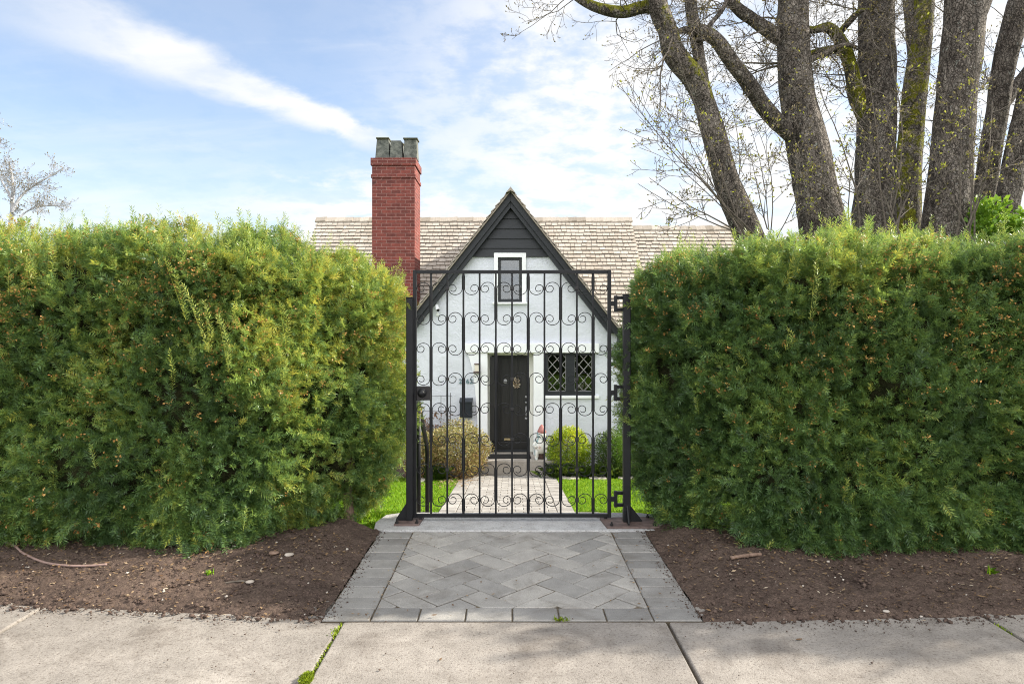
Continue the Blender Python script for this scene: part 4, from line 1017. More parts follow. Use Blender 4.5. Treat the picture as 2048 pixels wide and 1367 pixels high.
# mailbox
mb = thing('mailbox', (hx(933), HG, hz(833)), 'dark slate mailbox with sloping lid on the wall left of the door', 'mailbox')
x0, x1 = hx(920.5), hx(945)
q = MB(); q.add([(x0, HG-.14, hz(833)), (x1, HG-.14, hz(833)), (x1, HG-.001, hz(833)), (x0, HG-.001, hz(833)), (x0, HG-.15, hz(803)), (x1, HG-.15, hz(803)), (x1, HG-.001, hz(799)), (x0, HG-.001, hz(799))],
                [(0, 3, 2, 1), (4, 5, 6, 7), (0, 1, 5, 4), (1, 2, 6, 5), (2, 3, 7, 6), (3, 0, 4, 7)]); q.build('body', M['mailbox'], mb, bevel=0.008)
q = MB(); q.add([(x0-.01, HG-.17, hz(804)), (x1+.01, HG-.17, hz(804)), (x1+.01, HG-.001, hz(798)), (x0-.01, HG-.001, hz(798)), (x0-.01, HG-.17, hz(801)), (x1+.01, HG-.17, hz(801)), (x1+.01, HG-.001, hz(795)), (x0-.01, HG-.001, hz(795))],
                [(0, 3, 2, 1), (4, 5, 6, 7), (0, 1, 5, 4), (1, 2, 6, 5), (2, 3, 7, 6), (3, 0, 4, 7)]); q.build('lid', M['mailbox'], mb, bevel=0.004)
# wall lantern on the portal
wl = thing('wall_lantern', (hx(954), HG-.12, hz(737)), 'small square wall lantern on the white door surround above the house number', 'lantern')
q = MB(); q.box(hx(949.5, 14.35), hx(957.5, 14.35), HG-.19, HG-.105, hz(742, 14.35), hz(729, 14.35)); q.build('lamp_glass', M['lamp_glass'], wl, bevel=0.004)
q = MB(); q.box(hx(948.5, 14.35), hx(958.5, 14.35), HG-.20, HG-.095, hz(728.6, 14.35), hz(726.5, 14.35)); q.box(hx(947, 14.35), hx(961, 14.35), HG-.20, HG-.071, hz(745.5, 14.35), hz(742.4, 14.35)); q.build('lamp_frame', M['plate'], wl, bevel=0.003)
# security camera
sc = thing('security_camera', (hx(874), HG-.1, hz(616)), 'small white security camera on the gable wall below the left rake', 'camera')
q = MB(); a = P(873, 611, 14.42); c = P(876, 620, 14.30)
q.tube([a, a.lerp(c, .8), c], [.036, .040, .038], 16); q.build('camera_body', M['white_plastic'], sc, smooth=False)
q = MB(); q.tube([c, c+(c-a).normalized()*.012], [.034, .030], 16); q.build('lens', M['black_plastic'], sc)
q = MB(); q.tube([P(875, 628, HG-.001), P(875, 628, HG-.03)], .035, 14); q.tube([P(875, 628, HG-.02), P(874, 620, 14.42), a.lerp(c, .4)], .010, 8); q.build('bracket', M['white_plastic'], sc)

# garden statue beside the door
def statue():
    c = Vector((X(1082, 13.98), 13.98, FLOOR)); t = thing('garden_statue', c, 'mottled white garden statue with a red pointed cap standing beside the door', 'statue')
    q = MB(); q.lathe([(.05, .10), (.13, .14), (.155, .22), (.14, .30), (.10, .38), (.085, .41), (.10, .45), (.105, .50), (.085, .55), (.04, .585)], c, 20, (1, .85))
    q.build('body', M['statue'], t, smooth=True)
    q = MB(); q.lathe([(.09, .53), (.098, .545), (.075, .60), (.045, .66), (.012, .70)], c+Vector((.015, 0, 0)), 16, (1, .9)); q.build('cap', M['red_cap'], t, smooth=True)
    for s in (-1, 1):
        q = MB(); x = c.x+s*.085
        q.tube([(x, c.y-.05, c.z+.20), (x+s*.01, c.y-.06, c.z+.10), (x+s*.012, c.y-.075, c.z+.03), (x+s*.012, c.y-.10, c.z+.012), (x+s*.012, c.y-.15, c.z+.012)], [.055, .045, .038, .032, .02], 12)
        q.build('leg', M['statue'], t, smooth=True)
        q = MB(); q.tube([(c.x+s*.10, c.y, c.z+.36), (c.x+s*.15, c.y-.06, c.z+.28), (c.x+s*.09, c.y-.12, c.z+.25)], [.042, .036, .026], 10); q.build('arm', M['statue'], t, smooth=True)
    q = MB(); q.lathe([(.08, .0), (.09, .03), (.08, .13)], c+Vector((0, .02, 0)), 14); q.build('stump', plain('brown stump', (.05, .03, .025), (.10, .06, .05), 12, .8, .2, .4, .01, 30), t)
statue()
# stepping stones in the lawn
for i, (pa, pb, y, lab) in enumerate(((1122, 1160, 955, 'pale stepping stone in the lawn next to the garden path'), (1177, 1214, 955, 'pale stepping stone in the lawn, second from the path'),
                                      (1235, 1268, 954, 'pale stepping stone in the lawn directly behind the hinge post'), (826, 852, 964, 'pale stepping stone at the foot of the shrub left of the path'))):
    d = 13.15 if i < 3 else 12.75; xa, xb = X(pa, d), X(pb, d); q = MB()
    z = lawn_z(d)
    pts = [((xa+xb)/2+(xb-xa)/2*math.cos(a)*rnd.uniform(.92, 1.05), d+.17*math.copysign(abs(math.sin(a))**.6, math.sin(a))*rnd.uniform(.9, 1.05)) for a in np.linspace(0, 2*math.pi, 13)[:-1]]
    q.slab(pts, z-.05, z+.045); o = q.build('stepping_stone', M['porch'], bevel=0.012); tag(o, lab, 'stepping stone', 'stepping stones in the lawn')

# ------------------------------------------------------------------ yew hedges
def needle_template(L, nn, nl, nw, flat, fwd_tilt, seed):
    """one yew sprig along +x: tapered needles in two loose ranks plus a thin stem"""
    g = np.random.default_rng(seed); V = []; T = []
    for k in range(nn):
        u = (k+0.5)/nn; s = 1 if k % 2 else -1
        base = np.array([L*u, 0, 0.0]); base[2] = -0.10*L*u*u
        ln = nl*(0.75+0.4*g.random())*(1.0 if u < 0.8 else 0.85)
        if flat > 70: ang = k*2.4+0.4*g.normal(); d = np.array([fwd_tilt+0.25*g.random()+0.9*max(0, u-0.6), math.cos(ang), math.sin(ang)])
        else:
            ang = math.radians(flat*(g.random()*2-1)+16); d = np.array([fwd_tilt+0.25*g.random()+0.5*max(0, u-0.75)*3, s*math.cos(ang), math.sin(ang)])
        d /= np.linalg.norm(d)
        w = np.cross(d, np.array([0.2*g.normal(), 0.2*g.normal(), 1.0])); w /= np.linalg.norm(w); w = w*nw*0.5
        mid = base+d*ln*0.5+np.array([0, 0, 0.06*ln]); tip = base+d*ln
        V.append([base, mid+w, tip, mid-w]); T.append(g.random())
    st = np.array([[0, -.0012, 0], [L, -.0006, -.10*L], [L, .0006, -.10*L], [0, .0012, 0]])
    V.append(st); T.append(0.9)
    return np.array(V), np.array(T)
TEMPL = [needle_template(0.100, 34, 0.034, 0.0050, 50, 0.50, 1), needle_template(0.080, 32, 0.033, 0.0050, 80, 0.60, 2),
         needle_template(0.125, 40, 0.034, 0.0050, 55, 0.45, 3), needle_template(0.060, 28, 0.035, 0.0050, 80, 0.80, 4), needle_template(0.095, 36, 0.034, 0.0050, 80, 0.50, 5)]
SHOOT = [needle_template(0.26, 50, 0.030, 0.0046, 80, 0.45, 8), needle_template(0.20, 42, 0.030, 0.0046, 85, 0.5, 9), needle_template(0.14, 32, 0.030, 0.0046, 85, 0.6, 10)]
def instance(templates, choice, pos, frm, scale, tone, tvar=0.25):
    Vs = []; Ts = []
    for k, (tv, tt) in enumerate(templates):
        i = np.nonzero(choice == k)[0]
        if len(i) == 0: continue
        v = np.einsum('qvj,njk->nqvk', tv, frm[i])*scale[i][:, None, None, None]+pos[i][:, None, None]
        Vs.append(v.reshape(-1, 3)); Ts.append((tone[i][:, None]+(tt[None]-0.5)*tvar).ravel())
    V = np.concatenate(Vs); T = np.clip(np.concatenate(Ts), 0, 1)
    return V, np.arange(len(V)).reshape(-1, 4), T

def smooth_poly(pts, n):
    pts = np.array(pts, dtype=float)
    for _ in range(3):
        q = [pts[0]]
        for a, c in zip(pts[:-1], pts[1:]): q += [a*.75+c*.25, a*.25+c*.75]
        q.append(pts[-1]); pts = np.array(q)
    d = np.concatenate([[0], np.cumsum(np.linalg.norm(np.diff(pts, axis=0), axis=1))])
    s = np.linspace(0, d[-1], n)
    return np.stack([np.interp(s, d, pts[:, 0]), np.interp(s, d, pts[:, 1])], 1), d[-1]
PROF = [(0.12, 0.02), (0.06, 0.09), (0.03, 0.35), (0.01, 0.75), (0.0, 1.15), (0.0, 1.8), (0.02, 2.04), (0.07, 2.13), (0.22, 2.18), (0.60, 2.20)]   # inset, height at nominal 2.2 m
class Hedge:
    def __init__(s, plan, hx_, hz_, seed, low):
        s.n = 700; s.P, s.len = smooth_poly(plan, s.n)
        t = np.gradient(s.P, axis=0); t /= np.linalg.norm(t, axis=1, keepdims=True)
        s.Nn = np.stack([t[:, 1], -t[:, 0]], 1)
        for _ in range(40): s.Nn[1:-1] = (s.Nn[:-2]+s.Nn[1:-1]+s.Nn[2:])/3
        s.Nn /= np.linalg.norm(s.Nn, axis=1, keepdims=True)
        s.hx_, s.hz_, s.seed, s.low = hx_, hz_, seed, low
        pr = np.array(PROF); s.pd = np.concatenate([[0], np.cumsum(np.linalg.norm(np.diff(pr, axis=0), axis=1))]); s.pr = pr
    def at(s, u, v, depth=0.0):
        """u, v in 0..1 -> position and outward normal"""
        i = u*(s.n-1); P_ = np.stack([np.interp(i, np.arange(s.n), s.P[:, k]) for k in (0, 1)], -1); Nn = np.stack([np.interp(i, np.arange(s.n), s.Nn[:, k]) for k in (0, 1)], -1)
        q = v*s.pd[-1]; ins = np.interp(q, s.pd, s.pr[:, 0]); z = np.interp(q, s.pd, s.pr[:, 1])
        e = 0.02; di = np.interp(q+e, s.pd, s.pr[:, 0])-np.interp(q-e, s.pd, s.pr[:, 0]); dz = np.interp(q+e, s.pd, s.pr[:, 1])-np.interp(q-e, s.pd, s.pr[:, 1])
        l = np.sqrt(di*di+dz*dz)+1e-9; nz = di/l; nh = dz/l
        nor = np.stack([Nn[..., 0]*nh, Nn[..., 1]*nh, nz], -1)
        ins = ins+0.24*np.clip((0.95-z)/0.95, 0, 1)*np.clip(np.abs(Nn[..., 0])-0.25, 0, 1)
        xy = P_-Nn*ins[..., None]
        H = np.interp(xy[..., 0], s.hx_, s.hz_); zz = s.low+(z-0.02)*(H-s.low)/(2.21-0.02)
        pos = np.stack([xy[..., 0], xy[..., 1], zz], -1)
        b = (fbm(pos, 1.9, 2, s.seed)-.5)*0.20+(fbm(pos, 5.2, 2, s.seed+5)-.5)*0.24-0.02
        pos = pos+nor*(b-depth)[..., None]
        return pos, nor, b
def hedge(name, H, label, wsel, n, seed, tops, stems, leaders, loc):
    global rng
    rng = np.random.default_rng(seed)
    t = thing('yew_hedge', loc, label, 'hedge')
    # inner mass of twigs
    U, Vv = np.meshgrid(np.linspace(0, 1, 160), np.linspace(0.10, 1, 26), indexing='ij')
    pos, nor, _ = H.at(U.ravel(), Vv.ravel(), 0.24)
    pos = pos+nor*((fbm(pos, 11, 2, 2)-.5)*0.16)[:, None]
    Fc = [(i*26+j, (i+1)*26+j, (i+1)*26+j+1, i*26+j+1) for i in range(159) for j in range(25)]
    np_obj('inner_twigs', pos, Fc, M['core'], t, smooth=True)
    # sprigs through the outer 25 cm
    u = rng.random(n*3); v = rng.random(n*3); v = np.where(rng.random(n*3) < 0.15, rng.random(n*3)*0.18, v)
    w = wsel(np.interp(u*(H.n-1), np.arange(H.n), H.P[:, 0]), np.interp(u*(H.n-1), np.arange(H.n), H.P[:, 1]))
    keep = rng.random(n*3) < w; u, v = u[keep], v[keep]
    pos, nor, b = H.at(u, v, 0.0)
    dens = fbm(pos, 3.1, 2, H.seed+9); keep = rng.random(len(u)) < np.clip((dens-0.23)*8, 0.18, 1)
    pos, nor, b, dens = pos[keep], nor[keep], b[keep], dens[keep]
    k = min(n, len(pos)); pos, nor, b, dens, v = pos[:k], nor[:k], b[:k], dens[:k], v[keep][:k]
    dep = rng.random(k)**1.5*0.23
    pos = pos-nor*dep[:, None]
    up = np.zeros((k, 3)); up[:, 2] = 1
    hgt = pos[:, 2]
    f = nor*0.75+rand_unit(k)*0.75+up*(0.25+0.55*rng.random(k)-0.45*(hgt < 0.5))[:, None]
    fr = frames(f, up*0.8+nor*0.5+rand_unit(k)*0.7)
    lump = fbm(pos, 2.3, 3, H.seed+30)
    tone = (0.32 if seed == 101 else 0.27)+(lump-0.5)*1.0+0.15*rng.normal(size=k)+0.26*np.clip((hgt-tops)/0.45, 0, 1)-0.10*np.clip((0.7-hgt)/0.5, 0, 1)+0.34*np.clip(nor[:, 0]*np.sign(-pos[:, 0]), 0, 1)*(pos[:, 0] < 0)  # last term: left hedge's gate end tinted paler to imitate sunlight
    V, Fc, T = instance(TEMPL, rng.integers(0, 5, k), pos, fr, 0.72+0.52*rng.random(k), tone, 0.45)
    # upright young shoots over the face and along the top
    m = int(k*0.026); i = rng.choice(k, m*4, replace=False); pr_ = 0.10+0.9*np.clip((hgt[i]-tops+0.15)/0.4, 0, 1); i = i[rng.random(len(i)) < pr_][:m]
    p2 = pos[i]+nor[i]*0.04; f2 = nor[i]*0.35+np.array([0, 0, 1.0])+rand_unit(len(i))*0.35
    V2, F2, T2 = instance(SHOOT, rng.choice([1, 2, 2], len(i)), p2, frames(f2, rand_unit(len(i))), 0.6+0.55*rng.random(len(i)), 0.58+0.2*rng.random(len(i)), 0.2)
    V = np.concatenate([V, V2]); Fc = np.concatenate([Fc, F2+len(V)-len(V2)]); T = np.concatenate([T, T2])
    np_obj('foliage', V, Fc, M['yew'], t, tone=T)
    # orange-brown male buds, in clusters
    cl = fbm(pos, 3.3, 3, H.seed+50); c_i = np.nonzero((rng.random(k) < np.clip((cl-0.40)*2.2, 0.015, 0.6)*(0.15+0.85*np.clip((hgt-0.8)/1.1, 0, 1))) & (dep < 0.10))[0][:3300]
    bp = pos[c_i]+fr[c_i][:, 0]*0.045+nor[c_i]*0.012
    off = rng.normal(size=(len(c_i), 9, 3))*np.array([.013, .013, .011]); bp = (bp[:, None]+off).reshape(-1, 3)
    nb = len(bp); f3 = frames(rand_unit(nb), rand_unit(nb)); q = np.array([(-1, 0, 0), (0, -.55, .2), (1, 0, 0), (0, .55, .2)], dtype=float)*0.0080
    Vb = np.einsum('ij,njk->nik', q, f3)*(0.7+0.6*rng.random((nb, 1, 1)))+bp[:, None]
    tag(np_obj('buds', Vb.reshape(-1, 3), np.arange(4*nb).reshape(-1, 4), M['bud_orange'], t, tone=np.repeat(rng.random(len(c_i)), 9)*.6+.4*rng.random(nb)), kind='stuff')
    # long pale leaders
    for (a, c) in leaders:
        Lh = (c-a).length; nn = int(Lh*210)
        V, T = needle_template(Lh, nn, 0.032, 0.0046, 85, 0.50, rnd.randrange(999))
        fr1 = frames(np.array([c-a]), rand_unit(1))[0]
        bend = V[..., 0:1]/Lh; V = V @ fr1+np.array(a)
        V = V+np.array([0.03, -0.02, 0])*np.sin(bend*math.pi)
        np_obj('leader_shoot', V.reshape(-1, 3), np.arange(V.shape[0]*4).reshape(-1, 4), M['yew'], t, tone=np.clip(0.62+0.24*T, 0, 1))
    for (x, y) in stems:
        q = MB(); x2 = x+rnd.uniform(-.06, .06)
        q.tube([(x, y, -.08), (x+.01, y, .04), (x2, y+.04, .22), (x2+rnd.uniform(-.05, .05), y+.1, .6)], [.055, .040, .032, .028], 10); q.build('stem', M['stem'], t, smooth=True)
    return t
L_PLAN = [(-7, 4.32), (-5, 4.28), (-3.2, 4.24), (-2.1, 4.22), (-1.62, 4.27), (-1.40, 4.50), (-1.18, 4.82), (-0.90, 5.06), (-0.81, 5.25), (-0.85, 5.5), (-1.1, 5.78), (-1.7, 5.9), (-7, 5.9)]
HL = Hedge(L_PLAN, [-9, -3, -1.75, -1.35, -0.95, -0.75], [2.10, 2.10, 2.07, 1.97, 1.86, 1.76], 3, 0.02)
R_PLAN = [(10, 5.9), (1.75, 5.9), (1.2, 5.72), (0.93, 5.42), (0.86, 5.14), (0.92, 4.92), (1.13, 4.62), (1.38, 4.28), (1.75, 4.10), (3.2, 4.14), (5, 4.2), (10, 4.2)]
HR = Hedge(R_PLAN, [0.8, 1.1, 1.5, 2.0, 3.2, 4.2, 4.9, 9], [1.86, 1.94, 1.97, 2.00, 2.01, 2.12, 3.4, 3.7], 23, 0.02)  # far right end raised beyond the frame, unseen, to shade the sidewalk
def w_side(x, y):
    w = np.where(np.abs(x) > 4.7, 0.22, 1.0); return np.where(y > 5.6, w*0.35, w)
def LP(px, py, d): return P(px, py, d-0.17)
leaders = [(LP(372, 640, 4.36), LP(338, 512, 4.20)), (LP(418, 705, 4.36), LP(360, 565, 4.18)), (LP(420, 700, 4.36), LP(406, 598, 4.22)), (LP(458, 745, 4.36), LP(436, 625, 4.18)), (LP(572, 690, 4.38), LP(566, 600, 4.25)),
           (LP(345, 780, 4.40), LP(330, 700, 4.30)), (LP(562, 760, 4.42), LP(567, 700, 4.30)), (LP(95, 575, 4.36), LP(112, 480, 4.22))]
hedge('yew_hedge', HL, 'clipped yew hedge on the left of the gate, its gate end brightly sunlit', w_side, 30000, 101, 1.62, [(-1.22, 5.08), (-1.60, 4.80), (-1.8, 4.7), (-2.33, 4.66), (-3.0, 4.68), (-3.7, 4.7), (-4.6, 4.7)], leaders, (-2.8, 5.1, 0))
leaders = [(LP(1620, 640, 4.3), LP(1622, 520, 4.2)), (LP(1570, 700, 4.3), LP(1575, 655, 4.2)), (LP(1905, 735, 4.34), LP(1912, 660, 4.26))]
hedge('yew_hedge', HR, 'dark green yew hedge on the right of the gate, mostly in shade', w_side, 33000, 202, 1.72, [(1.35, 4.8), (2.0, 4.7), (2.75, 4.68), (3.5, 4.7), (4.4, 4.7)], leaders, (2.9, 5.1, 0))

# ------------------------------------------------------------------ leafy shrubs
def leaf_cloud(c, rad, n, size, aspect, seed, shell=0.35, lump=0.25, updir=0.3):
    g = np.random.default_rng(seed)
    d = g.normal(size=(n, 3)); d /= np.linalg.norm(d, axis=1, keepdims=True)
    r = 1-shell*g.random(n)**1.6
    k = 1+(fbm(d*2+seed, 1.6, 3, seed)-.5)*2*lump
    pos = d*(r*k)[:, None]*np.array(rad)+np.array(c)
    f = d+0.9*g.normal(size=(n, 3)); f[:, 2] += updir
    fr = frames(f, d*0.6+g.normal(size=(n, 3))*0.6+np.array([0, 0, .5]))
    L = size*(0.6+0.7*g.random(n))
    q = np.array([(0, 0, 0), (.5, -.5*aspect, .06), (1, 0, -.03), (.5, .5*aspect, .06)])
    V = np.einsum('ij,njk->nik', q, fr)*L[:, None, None]+pos[:, None]
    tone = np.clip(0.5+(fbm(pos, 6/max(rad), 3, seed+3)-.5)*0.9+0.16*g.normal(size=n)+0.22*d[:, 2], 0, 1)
    return V.reshape(-1, 3), np.arange(4*n).reshape(-1, 4), tone
def shrub(name, c, rad, n, size, aspect, m, label, cat, seed, gz_, nstem=7, **kw):
    t = thing(name, (c[0], c[1], gz_), label, cat)
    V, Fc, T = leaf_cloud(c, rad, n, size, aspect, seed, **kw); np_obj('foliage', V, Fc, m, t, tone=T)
    q = MB(); g = random.Random(seed)
    for k in range(nstem):
        a = g.random()*6.28; e = Vector((c[0]+rad[0]*.75*math.cos(a), c[1]+rad[1]*.75*math.sin(a), c[2]+rad[2]*g.uniform(-.2, .7))); s_ = Vector((c[0]+.05*math.cos(a), c[1]+.05*math.sin(a), gz_-.03))
        mid = s_.lerp(e, .5)+Vector((0, 0, .06)); q.tube([s_, mid, e], [.016, .011, .005], 6)
        for j in range(4):
            b_ = mid.lerp(e, g.random()); q.tube([b_, b_+Vector((g.uniform(-.14, .14), g.uniform(-.14, .14), g.uniform(.02, .2)))], [.005, .002], 4, cap=False)
    q.build('stems', M['bark_small'], t); return t
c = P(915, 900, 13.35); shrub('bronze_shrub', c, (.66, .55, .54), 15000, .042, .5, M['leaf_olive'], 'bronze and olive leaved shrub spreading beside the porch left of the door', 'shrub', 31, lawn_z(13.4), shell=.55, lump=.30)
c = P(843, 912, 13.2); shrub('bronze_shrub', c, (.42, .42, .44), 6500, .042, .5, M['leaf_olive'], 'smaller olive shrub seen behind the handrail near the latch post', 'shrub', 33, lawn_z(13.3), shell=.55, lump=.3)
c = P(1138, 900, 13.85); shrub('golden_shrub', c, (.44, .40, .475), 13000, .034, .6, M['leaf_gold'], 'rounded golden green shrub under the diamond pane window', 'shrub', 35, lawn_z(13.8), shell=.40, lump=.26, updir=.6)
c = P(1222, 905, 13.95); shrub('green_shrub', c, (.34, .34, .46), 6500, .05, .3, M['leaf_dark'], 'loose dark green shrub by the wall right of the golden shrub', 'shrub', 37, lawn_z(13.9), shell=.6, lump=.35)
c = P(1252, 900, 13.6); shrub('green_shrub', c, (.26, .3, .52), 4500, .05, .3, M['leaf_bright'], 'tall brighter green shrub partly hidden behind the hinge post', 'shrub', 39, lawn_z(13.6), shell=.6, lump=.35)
# strap leaved ground plants
def strap(name, c, n, h, spread, m, label):
    g = np.random.default_rng(int(c[0]*100)+500); t = thing(name, c, label, 'plant')
    pts = np.stack([c[0]+g.normal(size=n)*spread, c[1]+g.normal(size=n)*spread*.6, np.full(n, c[2])], 1)
    blades('leaves', pts, h, .022, m, 1.2, kind=None, parent=t)
for (px, py, d, lab) in ((1128, 948, 13.45, 'clump of ground fern beside the path under the golden shrub'), (1165, 948, 13.4, 'clump of ground fern in front of the golden shrub, right side'), (1205, 947, 13.4, 'clump of ground fern under the dark green shrub'), (1243, 948, 13.4, 'clump of ground fern between the hinge post and gate stile')):
    c = P(px, py, d); c.z = lawn_z(d)+.03; strap('fern_clump', c, 420, .24, .16, M['leaf_dark'], lab)
c = P(871, 945, 12.9); c.z = lawn_z(12.9); strap('strap_leaf_plant', c, 90, .34, .07, M['leaf_dark'], 'small tuft of strap leaves at the foot of the bronze shrub')
n = 900; x = rng.normal(-1.0, .28, n); y = rng.uniform(11.6, 13.7, n); k = rng.random(n) < np.clip((y-11.3)/2.2, .1, 1)*np.exp(-np.maximum(x+0.95, 0)**2*9); x, y = x[k], y[k]
flakes('fallen_leaves', np.stack([x, y, np.array([lawn_z(v) for v in y])+.035], 1), .03, M['litter'], .4)

# trellis with a dry vine on the wall
tr = thing('wall_trellis', P(880, 945, 14.4), 'thin metal trellis frame against the wall behind the bronze shrub', 'trellis')
q = MB()
for px in (842, 862, 882, 901): q.tube([P(px, 785 if px == 901 else 791, 14.4), P(px, 930, 14.4)], .006, 6)
for py in (791, 822, 853): q.tube([P(838, py, 14.395), P(904, py, 14.395)], .005, 6)
q.build('frame', M['iron'], tr)
def grow(q, start, d, length, r0, g, depth, kids, tips, wander=0.35, up=0.12, nseg=5, sides=4, ratio=0.55, spread=0.8, rmin=0.0016):
    p = Vector(start); d = Vector(d).normalized(); pts = [p.copy()]; dirs = [d.copy()]
    for k in range(nseg):
        d = (d+Vector((g.gauss(0, 1), g.gauss(0, 1), g.gauss(0, 1)))*wander/nseg**.5*0.6+Vector((0, 0, up/nseg))).normalized()
        p = p+d*(length/nseg); pts.append(p.copy()); dirs.append(d.copy())
    rr = [max(rmin, r0*(1-0.72*i/nseg)) for i in range(nseg+1)]
    q.tube(pts, rr, sides, cap=False)
    tips.append((pts[-1], dirs[-1], depth))
    if depth <= 0: return
    for k in range(kids[0]):
        u = g.uniform(0.18, 0.97); i = min(int(u*nseg), nseg-1); f = u*nseg-i
        b = pts[i].lerp(pts[i+1], f); dd = dirs[i]
        s_ = Vector((g.gauss(0, 1), g.gauss(0, 1), g.gauss(0, 1))); s_ = (s_-dd*s_.dot(dd)).normalized()
        nd = (dd*(1-spread*.5)+s_*spread).normalized()
        grow(q, b, nd, length*ratio*g.uniform(.5, 1.1)*(1.1-0.45*u), rr[i]*0.6, g, depth-1, kids[1:] or [0], tips, wander, up, max(3, nseg-1), max(3, sides-1), ratio, spread, rmin)
def buds(tips, m, parent, size, g, name='buds', every=1.0, depthmax=9, per=1, jitter=0.0):
    V = []; T = []
    for (p, d, dep) in tips:
        if dep > depthmax or g.random() > every: continue
        for _ in range(per):
            b = p+Vector((g.gauss(0, 1), g.gauss(0, 1), g.gauss(0, 1)))*jitter
            dd = (d+Vector((g.gauss(0, .35), g.gauss(0, .35), g.gauss(.25, .35)))).normalized(); s_ = dd.orthogonal().normalized(); w = dd.cross(s_); L = size*g.uniform(.6, 1.3)
            for a_, b_ in ((s_, w), (w, s_)):
                V += [b, b+dd*L*.5+a_*L*.24, b+dd*L, b+dd*L*.5-a_*L*.24]; T.append(g.random())
    if V: tag(np_obj(name, [tuple(v) for v in V], np.arange(len(V)).reshape(-1, 4), m, parent, tone=T), kind='stuff')
vn = thing('dry_vine', P(875, 930, 14.3), 'dry leafless vine with withered brown leaves climbing the trellis', 'vine')
q = MB(); g = random.Random(4); tips = []
for k in range(7): grow(q, P(845+k*7, 930, 14.36), (g.uniform(-.15, .15), 0, 1), .95, .007, g, 2, [6, 3], tips, .5, .1)
q.build('stems', M['bark_small'], vn); buds(tips, M['dry_vine'], vn, .075, g, 'withered_leaves', 1.0, 9, 2, .03)

# ------------------------------------------------------------------ trees behind the right hedge
def catmull(pts, rad, per=6):
    pts = [Vector(p) for p in pts]; out = []; rr = []
    for i in range(len(pts)-1):
        p0, p1, p2, p3 = pts[max(i-1, 0)], pts[i], pts[i+1], pts[min(i+2, len(pts)-1)]
        for k in range(per):
            t = k/per; out.append(0.5*((2*p1)+(p2-p0)*t+(2*p0-5*p1+4*p2-p3)*t*t+(3*p1-p0-3*p2+p3)*t**3)); rr.append(rad[i]*(1-t)+rad[i+1]*t)
    out.append(pts[-1]); rr.append(rad[-1]); return out, rr
def limb(name, pts, rad, parent, moss=0.0, n=18, seed=0, per=7, knob=0.10):
    c, r = catmull(pts, rad, per); q = MB(); q.tube(c, r, n)
    V = np.array(q.v); Cn = np.repeat(np.array([tuple(x) for x in c]), n, 0); d = V-Cn; rad_ = np.linalg.norm(d, axis=1, keepdims=True)
    amp = (fbm(V*np.array([1, 1, .5]), 5, 3, seed)-.5)*2*knob+(fbm(V*np.array([1, 1, .35]), 16, 3, seed+4)-.5)*0.10
    V = Cn+d*(1+amp[:, None])
    q.v = [tuple(x) for x in V]
    o = q.build(name, M['bark'], parent, smooth=True)
    at = o.data.attributes.new('moss', 'FLOAT', 'POINT')
    nn = d/np.maximum(rad_, 1e-6)
    at.data.foreach_set('value', (moss+0.25*nn[:, 2]*(moss > 0.05)).astype(np.float32))
    return c, r
def T_(pts, d): return [P(a, b_, d) for a, b_, _ in pts], [w/F*d/2 for _, _, w in pts]
def tree(d, trunk, limbs, label, seed, twigs=1.0, moss=0.0, lean=0.0):
    pts, rad = T_(trunk, d); base = Vector((pts[0].x, d, lawn_z(d)-.1))
    b0 = pts[0]+(pts[0]-pts[1]).normalized()*((pts[0].z-base.z)/max(.3, (pts[1]-pts[0]).normalized().z))
    base = Vector((b0.x, d, lawn_z(d)-.1)); t = thing('maple_tree', base, label, 'tree', 'bare maple trunks behind the right hedge')
    g = random.Random(seed)
    pts = [base, base.lerp(pts[0], .35)]+pts; rad = [rad[0]*1.5, rad[0]*1.15]+rad
    c, r = limb('trunk', pts, rad, t, moss, 22, seed)
    q = MB(); tips = []
    src = [(c, r)]
    for (lp, dd, ms) in limbs:
        pp = [P(a, b_, d+(dd*k/(len(lp)-1))) for k, (a, b_, _) in enumerate(lp)]; rr = [w/F*d/2 for _, _, w in lp]
        src.append(limb('branch', pp, rr, t, ms, 14, seed+len(src), 6, 0.16))
    for si, (cc, rr) in enumerate(src):
        for k in range(int((9 if si == 0 else 13)*twigs)):
            i = g.randrange(int(len(cc)*(.45 if si == 0 else .15)), len(cc)-1); p_ = cc[i]; td = (cc[i+1]-cc[i]).normalized()
            s_ = Vector((g.gauss(0, 1), g.gauss(0, .7), g.gauss(.2, .6))); s_ = (s_-td*s_.dot(td)).normalized()
            grow(q, p_+s_*rr[i]*.6, s_+td*.35, g.uniform(.6, 1.4), g.uniform(.005, .010), g, 3, [5, 4, 2], tips, .65, .15, 6, 5, .55, .8, .0022)
        e = cc[-1]; ed = (cc[-1]-cc[-3]).normalized()
        for k in range(2 if cc[-1].z > 5.6 or si else 0): grow(q, e, ed+Vector((g.gauss(0, .5), g.gauss(0, .5), g.gauss(0, .3))), 1.2, min(max(rr[-1]*.6, .008), .018), g, 3, [6, 4, 2], tips, .5, .15, 6, 5, .55, .8)
    q.build('twigs', M['bark_small'], t)
    buds(tips, M['bud_dry'], t, .035, g, 'catkins', .5, 1)
    return t
